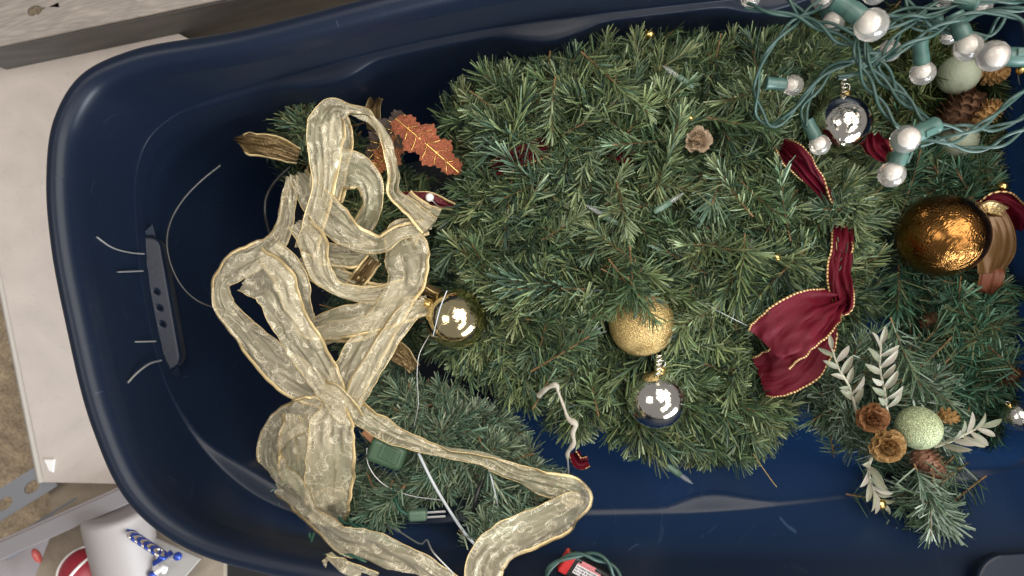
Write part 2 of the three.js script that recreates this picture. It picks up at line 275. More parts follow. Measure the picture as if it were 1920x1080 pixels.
  const uvh = hg.attributes.uv; for (let i = 0; i < uvh.count; i++) uvh.setXY(i, uvh.getX(i) * 2.2 + 0.2, uvh.getY(i) * 2.2);
  part('pocket', hg, M.tote, H);
  for (const [f, r] of [[0.2, 0.0052], [0.27, 0.004], [0.87, 0.0058]]) part('disc_mark', new THREE.CylinderGeometry(r, r, 0.0012, 16).translate(hl * f, 0.0001, -0.004), M.tote, H);
  part('end_facet', new THREE.TetrahedronGeometry(0.014).scale(0.8, 0.6, 1).translate(-0.006, -0.004, -0.004), M.tote, H);
  part('end_facet', new THREE.TetrahedronGeometry(0.013).scale(0.8, 0.6, 1).translate(hl + 0.006, -0.004, -0.004), M.tote, H);
  // snap latch on the near side, bottom right
  const lt = new THREE.Shape(); lt.moveTo(-0.045, -0.02); lt.lineTo(0.06, -0.02); lt.lineTo(0.06, 0.03); lt.lineTo(-0.02, 0.026); lt.quadraticCurveTo(-0.046, 0.02, -0.045, -0.02);
  const p = P(1912, 1098, 0.4);
  wpart('latch', new THREE.ExtrudeGeometry(lt, { depth: 0.006, bevelEnabled: true, bevelSize: 0.003, bevelThickness: 0.003, bevelSegments: 3 }).rotateX(-Math.PI / 2 - 0.2).translate(p.x, p.y, p.z), M.tote, t);
}

// loose wires in the empty left end
function wireThing(name, label, pts, r, mat, cat = 'wire', group) {
  const p = trace(pts); const t = thing(name, label, cat, p[0], group); wpart('strand', tubePts(p, r), mat, t); return t;
}
wireThing('wire_end', 'kinked pale wire end above the tote handle, the topmost one', [[181, 444, 0.388], [210, 464, 0.368], [246, 474, 0.342], [270, 476, 0.326]], 0.0009, M.wire);
wireThing('wire_end', 'short straight wire end poking left from the upper part of the handle', [[220, 510, 0.366], [268, 508, 0.332]], 0.0009, M.wire);
wireThing('wire_end', 'short straight wire end poking left from the lower part of the handle', [[247, 641, 0.36], [292, 640, 0.332]], 0.0009, M.wire);
wireThing('wire_end', 'curved wire end hanging at the bottom tip of the handle', [[239, 718, 0.384], [256, 700, 0.372], [280, 682, 0.353], [302, 676, 0.33]], 0.0011, M.wire);
wireThing('curved_wire', 'long dark wire arching between the handle and the gold ribbon', [[413, 310, 0.31], [378, 338, 0.318], [345, 372, 0.322], [322, 410, 0.324], [313, 450, 0.324], [320, 495, 0.322], [342, 538, 0.318], [372, 565, 0.312], [412, 580, 0.31]], 0.0012, M.darkWire);
wireThing('curved_wire', 'dark bent wire left of the upper gold ribbon loops', [[545, 312, 0.25], [518, 338, 0.245], [500, 368, 0.24], [497, 400, 0.24], [506, 440, 0.25]], 0.0018, M.darkWire);
wireThing('thin_wire', 'fine wire ring beside the small upper left greenery', [[585, 245, 0.27], [555, 246, 0.27], [538, 236, 0.27], [537, 222, 0.27], [552, 214, 0.27], [575, 210, 0.27]], 0.0006, M.wire);

// ------------------------------------------------------------------ pine greenery
const PAL = {
  main: [[0.086, 0.145, 0.072], [0.131, 0.196, 0.088], [0.199, 0.256, 0.121], [0.068, 0.120, 0.078], [0.167, 0.240, 0.146], [0.291, 0.351, 0.207], [0.27, 0.3, 0.15], [0.22, 0.27, 0.115], [0.04, 0.07, 0.05]],  // the brightest yellow-greens put needle highlights into the colour
  blue: [[0.089, 0.161, 0.115], [0.133, 0.226, 0.156], [0.192, 0.274, 0.188], [0.229, 0.290, 0.179], [0.352, 0.401, 0.278]],
  teal: [[0.054, 0.139, 0.084], [0.079, 0.184, 0.113], [0.140, 0.250, 0.162], [0.062, 0.118, 0.078], [0.124, 0.146, 0.070]],
  olive: [[0.077, 0.114, 0.039], [0.116, 0.141, 0.053], [0.054, 0.085, 0.033], [0.092, 0.145, 0.069]],
  frost: [[0.100, 0.164, 0.099], [0.130, 0.196, 0.112], [0.236, 0.310, 0.234], [0.106, 0.184, 0.128], [0.425, 0.506, 0.438], [0.084, 0.144, 0.085]],
};
function sprigGeo(L, nl, n, pal) {
  const pos = [], nor = [], col = [], idx = [], uvs = [];
  const bend = rr(-0.15, 0.15), bend2 = rr(-0.1, 0.1);
  const at = (t) => V(t * L, bend2 * L * t * t, bend * L * t * t);
  for (let i = 0; i < n; i++) {
    const t = Math.pow(i / n, 0.9), phi = i * 2.39996 + rr(-0.5, 0.5), tip = t > 0.9;
    const el = tip ? rr(0.1, 0.7) : THREE.MathUtils.lerp(1.15, 0.75, t) + rr(-0.22, 0.22);
    const d = V(Math.cos(el), Math.sin(el) * Math.cos(phi), Math.sin(el) * Math.sin(phi));
    const side = V(0, -Math.sin(phi), Math.cos(phi)).applyAxisAngle(d, rr(-0.7, 0.7)), up = V(0, 0, 0).crossVectors(d, side).normalize();
    const len = nl * rr(0.7, 1.12) * (tip ? 0.8 : 1), w = rr(0.00055, 0.00095), curl = rr(-0.1, 0.14);
    const c = pal[Math.floor(rnd() * pal.length)], k = rr(0.6, 1.4), p0 = at(t), b = pos.length / 3;
    for (let j = 0; j < 4; j++) {
      const u = j / 3, p = p0.clone().addScaledVector(d, len * u).addScaledVector(up, curl * len * u * u), ww = w * [0.8, 1, 1, 0.7][j];
      const nn = up.clone().addScaledVector(d, -curl * 2 * u).normalize();
      for (const s of [-1, 1]) { const q = p.clone().addScaledVector(side, s * ww); pos.push(q.x, q.y, q.z); const m = nn.clone().addScaledVector(side, s * 0.45).normalize(); nor.push(m.x, m.y, m.z); col.push(c[0] * k, c[1] * k, c[2] * k); uvs.push(0, 0); }
      if (j < 3) { const a = b + j * 2; idx.push(a, a + 2, a + 1, a + 1, a + 2, a + 3); }
    }
  }
  const g = new THREE.BufferGeometry();
  g.setAttribute('position', new THREE.Float32BufferAttribute(pos, 3)); g.setAttribute('normal', new THREE.Float32BufferAttribute(nor, 3)); g.setAttribute('color', new THREE.Float32BufferAttribute(col, 3)); g.setAttribute('uv', new THREE.Float32BufferAttribute(uvs, 2)); g.setIndex(idx);
  const s = tubePts([at(0).add(V(-0.004, 0, 0)), at(0.3), at(0.7), at(1)], 0.0009, 10, 5);
  return { g, s, L };
}
const variants = (n, pal, L, nl, k) => Array.from({ length: n }, () => { const p = PAL[pal], c = Math.floor(rnd() * p.length), q = [p[c], p[c], p[(c + 1 + Math.floor(rnd() * 2)) % p.length], p[Math.floor(rnd() * p.length)]]; return sprigGeo(L * rr(0.75, 1.3), nl * rr(0.78, 1.18), Math.round(k * rr(0.8, 1.1)), q); });
const inside = (x, y, pg) => { let c = false; for (let i = 0, j = pg.length - 1; i < pg.length; j = i++) { const [a, b] = pg[i], [d, e] = pg[j]; if ((b > y) !== (e > y) && x < (d - a) * (y - b) / (e - b) + a) c = !c; } return c; };
function edge(x, y, pg) {                                                       // distance to the outline and the direction outwards
  let best = 1e9, dx = 0, dy = 0;
  for (let i = 0, j = pg.length - 1; i < pg.length; j = i++) { const [a, b] = pg[j], [c, d] = pg[i], l = (c - a) ** 2 + (d - b) ** 2, t = Math.max(0, Math.min(1, ((x - a) * (c - a) + (y - b) * (d - b)) / l)), qx = a + t * (c - a), qy = b + t * (d - b), r = Math.hypot(x - qx, y - qy); if (r < best) { best = r; dx = qx - x; dy = qy - y; } }
  return [best, Math.atan2(dy, dx)];
}
// what the topmost sprigs leave free: photo x, y, radius, height
const KEEP = [[790, 965, 42, 0.33], [725, 850, 50, 0.24], [485, 272, 46, 0.2], [530, 280, 30, 0.2], [855, 597, 56, 0.31], [1577, 233, 54, 0.31], [1231, 747, 58, 0.31], [1210, 632, 46, 0.31], [1240, 590, 26, 0.31], [1160, 625, 24, 0.31], [1766, 442, 80, 0.31], [1860, 470, 50, 0.3], [1722, 800, 46, 0.31], [1636, 785, 38, 0.3], [1664, 836, 40, 0.3], [1797, 140, 34, 0.3], [1806, 205, 40, 0.29], [1845, 215, 30, 0.29],
  [1490, 610, 74, 0.3], [1450, 640, 40, 0.3], [1530, 580, 40, 0.3], [1575, 450, 24, 0.3], [1575, 500, 26, 0.3], [1582, 550, 28, 0.3], [1480, 700, 46, 0.3], [1440, 715, 28, 0.3], [1490, 290, 22, 0.31], [1515, 320, 20, 0.31], [1540, 350, 14, 0.31], [975, 294, 8, 0.335], [1310, 260, 24, 0.32], [790, 265, 48, 0.28], [825, 300, 30, 0.28], [1648, 275, 20, 0.31], [1880, 395, 34, 0.3], [1905, 778, 28, 0.3],
  [1652, 660, 22, 0.31], [1658, 710, 22, 0.31], [1575, 690, 18, 0.31], [1590, 735, 20, 0.31], [1800, 825, 34, 0.31], [1630, 900, 26, 0.31]];
const clearOf = (x, y, h) => KEEP.every(([a, b, r, k]) => h < k || Math.hypot(x - a, y - b) > r + 13);
const dummy = new THREE.Object3D();
function pose(o, tip, ang, elev, L, roll, s) {
  const d = V(Math.cos(ang) * Math.cos(elev), Math.sin(elev), Math.sin(ang) * Math.cos(elev));
  o.quaternion.setFromUnitVectors(V(1, 0, 0), d).multiply(new THREE.Quaternion().setFromAxisAngle(V(1, 0, 0), roll));
  o.scale.setScalar(s); o.position.copy(tip).addScaledVector(d, -L * s); return d;
}
function garland(name, label, { outline, vars, count, mass, top, massTop, base, flow, elev = [0.0, 0.45], free = clearOf, edgeFlow = 110 }) {
  const bx = outline.map((p) => p[0]), by = outline.map((p) => p[1]), x0 = Math.min(...bx), x1 = Math.max(...bx), y0 = Math.min(...by), y1 = Math.max(...by);
  const t = thing(name, label, 'pine garland', base);
  const placed = [];
  const pick = (tries) => { let best = null, far = -1; for (let k = 0; k < tries; k++) { const x = rr(x0, x1), y = rr(y0, y1); if (!inside(x, y, outline)) continue; let d = 1e9; for (const q of placed) d = Math.min(d, Math.hypot(q[0] - x, q[1] - y)); if (d > far) { far = d; best = [x, y]; } } return best; };
  const angle = (x, y) => { const [d, out] = edge(x, y, outline); return d < edgeFlow ? out + rr(-1.2, 1.2) : flow ? flow(x, y) + rr(-1, 1) : rr(0, 6.2832); };
  let made = 0, tries = 0;
  while (made < count && tries++ < count * 14) {
    const q = pick(9); if (!q) continue;
    const [x, y] = q, [ed] = edge(x, y, outline), h = top(x, y) + 0.014 * n2(x / 105, y / 105) - 0.035 * Math.pow(Math.max(0, 1 - ed / 120), 2) + rr(-0.022, 0.01), v = vars[Math.floor(rnd() * vars.length)], ang = angle(x, y), el = rr(...elev), s = rr(0.85, 1.15), L = v.L * s / sc(h) * Math.cos(el);
    let ok = true; for (let k = 0; k <= 4; k++) { const f = k / 4 * 1.12 - 0.12; if (!free(x - Math.cos(ang) * L * f, y - Math.sin(ang) * L * f, h - Math.sin(el) * v.L * Math.max(0, f))) ok = false; }
    if (!ok) continue;
    placed.push([x, y]);
    const m = shadows(new THREE.Mesh(v.g, M.needle)); m.name = 'sprig'; pose(m, P(x, y, h).sub(base), ang, el, v.L, rr(0, 6.28), s); t.add(m);
    const st = shadows(new THREE.Mesh(v.s, M.stem)); st.name = 'stem'; m.add(st); made++;
  }
  if (mass) for (let vi = 0; vi < vars.length; vi++) {
    const v = vars[vi], n = Math.ceil(mass / vars.length), im = new THREE.InstancedMesh(v.g, M.needle, n); shadows(im); im.name = 'sprig_mass'; im.userData.kind = 'stuff';
    for (let k = 0; k < n; k++) {
      let x, y, g = 0, h, ok; do { x = rr(x0, x1); y = rr(y0, y1); const [ed] = edge(x, y, outline); const t0 = (massTop ? massTop(x, y) : top(x, y)) + 0.016 * n2(x / 105, y / 105); h = t0 - 0.014 - 0.08 * rnd() * rnd() - 0.03 * Math.max(0, 1 - ed / 90); ok = inside(x, y, outline) && free(x, y, h + 0.015); } while (!ok && g++ < 200);
      pose(dummy, P(x, y, h).sub(base), angle(x, y), rr(elev[0] - 0.2, elev[1] + 0.3), v.L, rr(0, 6.28), rr(0.85, 1.15)); dummy.updateMatrix(); im.setMatrixAt(k, dummy.matrix);
    }
    t.add(im);
  }
  return t;
}
const mainOut = [[830, 215], [870, 150], [930, 110], [990, 90], [1070, 75], [1145, 62], [1200, 55], [1260, 60], [1330, 62], [1400, 48], [1500, 55], [1560, 70], [1640, 110], [1620, 200], [1660, 290], [1720, 350], [1690, 450], [1660, 560], [1600, 620], [1540, 700], [1500, 790], [1440, 850], [1370, 865], [1280, 875], [1210, 855], [1140, 825], [1080, 830], [1020, 795], [950, 745], [880, 700], [820, 670], [800, 590], [815, 500], [830, 420], [850, 350], [840, 300]];
const dome = (cx, cy, rx, ry, hi, lo) => (x, y) => hi - (hi - lo) * Math.min(1, ((x - cx) / rx) ** 2 + ((y - cy) / ry) ** 2);
garland('pine_garland', 'largest green pine garland heaped through the middle of the tote', { outline: mainOut, vars: variants(24, 'main', 0.06, 0.023, 128), count: 300, mass: 1300, top: dome(1230, 440, 560, 470, 0.352, 0.315), base: P(1230, 470, 0.2) });
const rightOut = [[1660, 560], [1690, 470], [1720, 360], [1680, 290], [1640, 200], [1925, 280], [1910, 400], [1940, 480], [1935, 860], [1860, 850], [1810, 800], [1780, 740], [1720, 690]];
garland('pine_garland', 'bluish green pine garland around the amber bauble at the right edge', { outline: rightOut, vars: variants(8, 'teal', 0.058, 0.0225, 124), count: 140, mass: 320, top: dome(1800, 520, 400, 500, 0.328, 0.3), base: P(1800, 580, 0.2) });
const topOut = [[1560, 60], [1640, 100], [1630, 200], [1680, 300], [1760, 340], [1905, 350], [1925, 270], [1940, 200], [1935, 60], [1800, 40], [1680, 45], [1480, 45]];
garland('pine_garland', 'dull olive pine garland under the tangled string lights', { outline: topOut, vars: variants(7, 'olive', 0.062, 0.022, 120), count: 100, mass: 260, top: () => 0.305, base: P(1750, 190, 0.2) });
const BOW = [[556, 900, 60, 0.31], [600, 960, 40, 0.335], [640, 1010, 40, 0.35], [720, 1040, 40, 0.36], [618, 850, 56, 0.31], [618, 930, 54, 0.31], [1000, 990, 50, 0.35], [1060, 945, 50, 0.33], [930, 1040, 50, 0.37], [960, 890, 30, 0.315], [870, 850, 26, 0.31], [780, 825, 26, 0.31], [1030, 910, 36, 0.32]];
const lowOut = [[700, 690], [760, 715], [850, 735], [950, 785], [1000, 835], [990, 870], [1070, 915], [1085, 975], [1065, 1030], [1010, 1090], [880, 1085], [860, 1030], [890, 960], [850, 930], [770, 945], [760, 1010], [700, 1030], [610, 1010], [545, 985], [505, 940], [520, 890], [600, 860], [670, 830], [670, 740]];
garland('pine_garland', 'blue green pine garland under the bow at the lower left', { outline: lowOut, vars: variants(9, 'blue', 0.052, 0.021, 120), count: 190, mass: 330, top: (x, y) => 0.315 - 0.03 * Math.min(1, ((x - 830) / 330) ** 2 + ((y - 800) / 260) ** 2) + 0.1 * THREE.MathUtils.smoothstep(y, 870, 1030) + 0.05 * THREE.MathUtils.smoothstep(-x, -640, -500), base: P(800, 880, 0.15), edgeFlow: 70, free: (x, y, h) => clearOf(x, y, h) && BOW.every(([a, b, r, k]) => h < k || Math.hypot(x - a, y - b) > r + 10) });
garland('pine_garland', 'dark leftover pine garland sunk behind the gold ribbon tangle', { outline: [[500, 215], [560, 190], [620, 220], [720, 280], [830, 330], [830, 470], [800, 640], [740, 700], [640, 650], [600, 560], [640, 450], [560, 300], [500, 290]], vars: variants(6, 'main', 0.066, 0.021, 110), count: 75, mass: 130, top: dome(760, 420, 320, 320, 0.27, 0.225), base: P(700, 420, 0.12), free: (x, y, h) => Math.hypot(x - 790, y - 268) > 30 });
garland('pine_garland', 'small pine garland tip poking out left of the gold ribbon top loop', { outline: [[490, 225], [530, 195], [580, 185], [625, 215], [620, 285], [560, 290], [505, 265]], vars: variants(4, 'main', 0.05, 0.021, 80), count: 22, mass: 12, top: () => 0.3, base: P(560, 240, 0.2), edgeFlow: 60 });
const pickOut = [[1530, 700], [1560, 640], [1640, 620], [1720, 650], [1780, 700], [1800, 780], [1800, 850], [1760, 880], [1790, 940], [1790, 1000], [1740, 1010], [1690, 960], [1640, 880], [1580, 830], [1520, 800]];
garland('pine_garland', 'frosted pine garland pick around gold cones and a pale green ball', { outline: pickOut, vars: variants(8, 'frost', 0.055, 0.022, 104), count: 90, mass: 80, top: (x, y) => 0.34 + 0.06 * THREE.MathUtils.smoothstep(y, 860, 1000), base: P(1680, 810, 0.2), edgeFlow: 60 });

// ------------------------------------------------------------------ ribbons
// rows of [x, y, height, width in photo pixels, roll]
function ribbonSheet(rows, { full = 0.04, cross = 22, wrinkle = 1, uvs = 1, phase = 0 }) {
  const curve = new THREE.CatmullRomCurve3(rows.map(([x, y, h]) => P(x, y, h)), false, 'centripetal');
  const len = curve.getLength(), n = Math.max(16, Math.round(len / 0.0027)), C = [], W = [], Nn = [], wd = [];
  let prev = null;
  for (let i = 0; i <= n; i++) {
    const t = i / n, p = curve.getPoint(t), T = curve.getTangent(t), x = t * (rows.length - 1), k = Math.min(rows.length - 2, Math.floor(x)), f0 = x - k, f = f0 * f0 * (3 - 2 * f0);
    let S = V(0, 0, 0).crossVectors(T, V(0, 1, 0));
    if (S.length() < 0.25 && prev) S = prev.clone().addScaledVector(T, -prev.dot(T));
    S.normalize(); if (prev && S.dot(prev) < 0) S.negate(); prev = S.clone();
    const lerp = (c) => THREE.MathUtils.lerp(rows[k][c] ?? 0, rows[k + 1][c] ?? 0, f), roll = lerp(4);
    S.applyAxisAngle(T, roll); C.push(p); W.push(S); Nn.push(V(0, 0, 0).crossVectors(S, T).normalize()); wd.push(lerp(3) * sc(p.y));
  }
  const pt = (i, j) => {
    const u = j / cross - 0.5, w = wd[i], s = i / n * len, g = Math.max(0, 1 - w / full), A = wrinkle * (0.0012 + 0.008 * g);
    const o = A * n3(u * (2.5 + 4.5 * g) + phase * 3.7, s * 9, phase) + wrinkle * 0.0016 * n3(u * 4, s * 26, phase + 9) + wrinkle * 0.0006 * n3(u * 16, s * 50, phase + 20) + wrinkle * (0.0034 * (0.5 - Math.abs(n3(u * 3.2 + s * 6, s * 13 - u * 2, phase + 30))) + 0.0013 * (0.4 - Math.abs(n3(u * 5 - s * 9, s * 30 + u * 4, phase + 40))));
    return C[i].clone().addScaledVector(W[i], u * w * (1 + 0.05 * n2(s * 60, phase + u))).addScaledVector(Nn[i], o);
  };
  const P2 = []; for (let i = 0; i <= n; i++) { P2.push([]); for (let j = 0; j <= cross; j++) P2[i].push(pt(i, j)); }
  const sheet = grid(n, cross, (i, j) => [P2[i][j], j / cross * 0.7 * uvs, i / n * len * 16 * uvs]);
  const hem = (j, hw, ht) => grid(n, 6, (i, k) => { const a = k / 6 * 6.2832, inw = j ? -1 : 1; return [P2[i][j].clone().addScaledVector(W[i], inw * hw * 0.7 + Math.cos(a) * hw).addScaledVector(Nn[i], Math.sin(a) * ht), k / 6, i / n * len * 60]; });
  return { sheet, hem, cross };
}
function ribbonPart(t, name, rows, o = {}) {
  const { sheet, hem, cross } = ribbonSheet(rows, o), m = wpart(name, sheet, o.mat ?? M.organza, t);
  const hw = o.hw ?? 0.0021, em = o.edge ?? M.goldEdge, nm = o.edgeName ?? 'gold_edge';
  for (const j of [0, cross]) wpart(nm, hem(j, o.hw ? hw : j === (o.phase % 2 ? cross : 0) ? 0.0019 : 0.0006, o.ht ?? 0.0006), em, m);
  return m;
}
{
  const t = thing('gold_ribbon_bow', 'big tangled bow of sheer gold wired ribbon over the left end', 'ribbon bow', P(630, 755, 0.32));
  let ph = 1;
  const R = (name, rows, o = {}) => ribbonPart(t, name, rows, { phase: ph++, ...o });
  // top loop: wide up the left, over the top, narrow down the right
  R('loop', [[575, 470, 0.315, 44, 0.1], [590, 420, 0.325, 40, 0], [606, 350, 0.335, 44, 0.1], [608, 290, 0.345, 62, -0.1], [612, 240, 0.352, 82, -0.1], [625, 208, 0.352, 70, -0.5], [660, 205, 0.345, 50, -1.0], [698, 228, 0.34, 30, -1.1], [724, 272, 0.335, 30, -0.9], [740, 325, 0.33, 22, -0.7], [738, 360, 0.328, 24, -0.5], [772, 392, 0.328, 34, -0.3], [805, 425, 0.325, 40, -0.2]]);
  R('loop', [[625, 225, 0.33, 60, 0.2], [634, 260, 0.328, 60, 0.15], [628, 310, 0.322, 52, 0.1], [612, 370, 0.315, 50, 0]]);
  // ring below it
  R('loop', [[612, 365, 0.315, 66, 0.2], [622, 330, 0.33, 70, 0.3], [655, 318, 0.342, 74, 0.4], [688, 335, 0.343, 60, 0.3], [698, 375, 0.335, 46, 0.1], [688, 412, 0.32, 44, 0], [668, 440, 0.305, 40, 0]]);
  R('loop', [[560, 330, 0.31, 40, 0.1], [585, 368, 0.325, 62, 0.2], [625, 412, 0.335, 66, 0.2], [668, 446, 0.335, 48, 0.1], [715, 458, 0.332, 34, -0.2], [752, 436, 0.332, 34, -0.3], [788, 428, 0.328, 34, 0]]);
  // left side stack
  R('loop', [[548, 330, 0.3, 30, 0.5], [540, 380, 0.305, 34, 0.3], [532, 430, 0.305, 42, 0.2], [512, 462, 0.31, 50, 0.1], [480, 480, 0.32, 52, 0], [440, 502, 0.325, 60, 0.1], [416, 530, 0.325, 44, 0.3], [420, 572, 0.325, 44, 0.2], [456, 618, 0.325, 50, 0.1], [500, 664, 0.33, 66, 0], [552, 708, 0.335, 74, 0], [612, 748, 0.34, 50, 0]]);
  R('loop', [[470, 505, 0.335, 92, 0], [510, 530, 0.345, 88, 0.1], [535, 585, 0.345, 74, 0.1], [566, 640, 0.345, 72, 0], [600, 695, 0.345, 70, 0.1], [632, 752, 0.345, 46, 0]], { wrinkle: 1.3 });
  R('loop', [[505, 470, 0.325, 60, 0.2], [545, 520, 0.325, 70, 0.2], [560, 575, 0.318, 62, 0.3], [578, 615, 0.31, 40, 0.2], [640, 605, 0.322, 62, 0], [705, 592, 0.33, 60, 0], [760, 580, 0.333, 50, 0], [803, 570, 0.33, 34, 0.3]]);
  R('loop', [[560, 415, 0.318, 38, 0.2], [588, 460, 0.328, 60, 0.1], [602, 510, 0.328, 48, 0.3], [640, 546, 0.325, 34, 0.6], [700, 552, 0.32, 34, 0.4], [760, 540, 0.318, 36, 0.2]]);
  R('loop', [[600, 475, 0.308, 44, 0.2], [660, 480, 0.308, 46, 0.1], [705, 470, 0.305, 40, 0]]);
  R('loop', [[560, 490, 0.3, 44, 0.2], [620, 520, 0.302, 52, 0.2], [690, 548, 0.304, 44, 0.1], [745, 556, 0.304, 40, 0]]);
  R('loop', [[586, 640, 0.296, 36, 0.2], [620, 622, 0.305, 40, 0.1], [665, 618, 0.31, 44, 0], [720, 600, 0.31, 40, 0]]);
  // right side: puckered loop and the two strips running down to the knot
  R('loop', [[800, 425, 0.325, 30, 0], [756, 440, 0.325, 70, 0.4], [762, 478, 0.335, 90, 0.1], [764, 520, 0.34, 74, 0], [744, 562, 0.338, 62, 0], [715, 610, 0.33, 66, 0.1], [680, 668, 0.33, 78, 0.1], [650, 722, 0.336, 76, 0], [632, 760, 0.34, 50, 0]], { wrinkle: 1.3 });
  R('loop', [[798, 572, 0.335, 40, 0.3], [770, 582, 0.342, 50, 0.4], [738, 618, 0.346, 50, 0.5], [706, 672, 0.348, 54, 0.4], [680, 720, 0.35, 52, 0.3], [655, 762, 0.35, 40, 0.2]]);
  // knot, lower loops, tails
  R('knot', [[604, 728, 0.352, 40, 0.2], [626, 746, 0.36, 56, 0.2], [646, 764, 0.36, 56, 0.2], [668, 782, 0.352, 38, 0.2]], { wrinkle: 1.6 });
  R('loop', [[615, 760, 0.345, 44, 0], [566, 778, 0.34, 66, 0.3], [524, 806, 0.325, 70, 0.5], [506, 848, 0.31, 66, 0.4], [520, 892, 0.325, 70, 0.2], [556, 925, 0.35, 60, 0.1], [590, 968, 0.375, 44, 0.3], [640, 1008, 0.395, 56, 0.3], [700, 1032, 0.405, 76, 0.1], [770, 1062, 0.412, 74, 0], [840, 1110, 0.415, 70, 0]]);
  R('loop', [[628, 756, 0.352, 46, 0], [622, 800, 0.36, 86, 0], [620, 850, 0.362, 94, 0], [618, 905, 0.355, 92, 0], [614, 944, 0.35, 86, 0], [614, 956, 0.34, 84, 0], [612, 940, 0.33, 84, 0], [600, 890, 0.302, 80, 0], [590, 830, 0.31, 70, 0], [600, 775, 0.33, 50, 0]]);
  R('loop', [[548, 775, 0.335, 40, 0.2], [552, 830, 0.33, 70, 0.2], [556, 890, 0.318, 66, 0.1], [570, 935, 0.305, 40, 0]]);
  R('tail', [[660, 758, 0.346, 36, 0.2], [700, 790, 0.348, 44, 0.5], [760, 820, 0.35, 40, 0.6], [830, 842, 0.352, 38, 0.7], [900, 858, 0.354, 40, 0.6], [960, 886, 0.356, 44, 0.4], [1020, 905, 0.36, 56, 0.2], [1066, 918, 0.365, 54, 0], [1090, 940, 0.355, 52, -0.5], [1060, 962, 0.372, 72, 0], [1000, 990, 0.39, 76, 0], [945, 1018, 0.405, 74, 0], [910, 1056, 0.415, 74, 0], [905, 1110, 0.42, 70, 0]]);
  R('tail', [[612, 1044, 0.41, 30, 0.2], [640, 1075, 0.415, 60, 0.2], [700, 1100, 0.415, 64, 0.1]]);
  R('tail', [[762, 368, 0.318, 30, 0.3], [792, 398, 0.318, 40, 0.2], [818, 412, 0.314, 46, 0.1]]);
}
const velvet = { mat: M.velvet, edge: M.cordEdge, hw: 0.0011, ht: 0.001, wrinkle: 1.15, full: 0.05 };
{
  const t = thing('red_ribbon_bow', 'burgundy velvet bow with gold corded edges right of centre', 'ribbon bow', P(1500, 610, 0.31));
  ribbonPart(t, 'loop', [[1574, 566, 0.345, 34, 0.4], [1552, 576, 0.358, 70, 0.3], [1524, 590, 0.366, 98, 0.15], [1490, 612, 0.372, 110, 0.1], [1460, 636, 0.372, 110, 0.1], [1441, 651, 0.366, 104, 0.1]], { ...velvet, phase: 41, full: 0.062 });
  ribbonPart(t, 'loop', [[1555, 590, 0.33, 34, 0], [1530, 638, 0.338, 76, 0.1], [1496, 676, 0.338, 96, 0.1], [1458, 698, 0.334, 92, 0.1], [1424, 706, 0.324, 80, 0.1]], { ...velvet, phase: 42 });
  ribbonPart(t, 'tail', [[1578, 425, 0.325, 40, 0.2], [1574, 465, 0.34, 48, -0.3], [1571, 505, 0.345, 46, -0.2], [1577, 545, 0.35, 42, 0.3], [1582, 572, 0.345, 34, 0.8], [1566, 574, 0.335, 30, 1]], { ...velvet, phase: 43 });
}
function scrap(name, label, rows, o, cat = 'ribbon') { const r = rows[0], t = thing(name, label, cat, P(r[0], r[1], r[2])); ribbonPart(t, 'strip', rows, o); return t; }
scrap('red_ribbon', 'narrow burgundy velvet ribbon end left of the upper silver bauble', [[1464, 272, 0.345, 30, 0.2], [1492, 296, 0.355, 48, 0.6], [1520, 330, 0.352, 40, 0.9], [1556, 370, 0.34, 20, 1]], { ...velvet, phase: 44 });
scrap('red_ribbon', 'small burgundy ribbon scrap under the string lights beside the silver bauble', [[1634, 250, 0.33, 34, 0], [1645, 275, 0.34, 44, 0.6], [1662, 292, 0.332, 30, 0.9]], { ...velvet, phase: 45 });
scrap('red_ribbon', 'burgundy ribbon loop beside the amber bauble at the right edge', [[1842, 390, 0.325, 40, 0.2], [1872, 382, 0.338, 48, 0.2], [1900, 398, 0.336, 48, 0.2], [1912, 430, 0.325, 40, 0.4]], { ...velvet, phase: 46 });
scrap('red_ribbon', 'burgundy ribbon streak showing through the greenery right of the oak leaf', [[928, 318, 0.328, 34, 0.3], [960, 300, 0.336, 40, 0.2], [1000, 284, 0.336, 40, 0.2], [1045, 268, 0.325, 34, 0]], { ...velvet, phase: 47 });
scrap('red_ribbon', 'tiny burgundy ribbon glimpse above the glittered gold ball', [[1140, 285, 0.33, 20, 0.2], [1165, 288, 0.342, 30, 0.4], [1195, 300, 0.332, 20, 0.3]], { ...velvet, phase: 48 });
scrap('red_ribbon', 'dark red ribbon curl below the pale twig', [[1078, 848, 0.296, 16, 0.5], [1086, 866, 0.3, 20, 0.5], [1100, 862, 0.296, 16, 0.4]], { ...velvet, phase: 49 });
const bz = { mat: M.bronze, edge: M.goldEdge, wrinkle: 0.9, full: 0.04, hw: 0.0014 };
scrap('bronze_ribbon', 'dark bronze wired ribbon end pointing left over the empty tote', [[444, 262, 0.275, 14, 0.3], [472, 270, 0.282, 44, 0.4], [510, 276, 0.28, 48, 0.5], [560, 292, 0.27, 36, 0.6]], { ...bz, phase: 51 });
scrap('bronze_ribbon', 'small bronze ribbon tab above the oak leaf', [[706, 186, 0.27, 26, 0.1], [698, 206, 0.28, 32, 0.2], [704, 245, 0.265, 36, 0.4]], { ...bz, phase: 52 });
scrap('bronze_ribbon', 'brown wired ribbon sticking out under the gold bauble', [[722, 640, 0.28, 34, 0.3], [752, 664, 0.285, 40, 0.4], [778, 690, 0.28, 26, 0.4]], { ...bz, phase: 53 });
scrap('bronze_ribbon', 'short bronze ribbon bridging ribbon tangle and gold bauble', [[768, 530, 0.32, 22, 0.5], [800, 542, 0.325, 24, 0.6], [830, 556, 0.318, 20, 0.6]], { ...bz, phase: 54 });
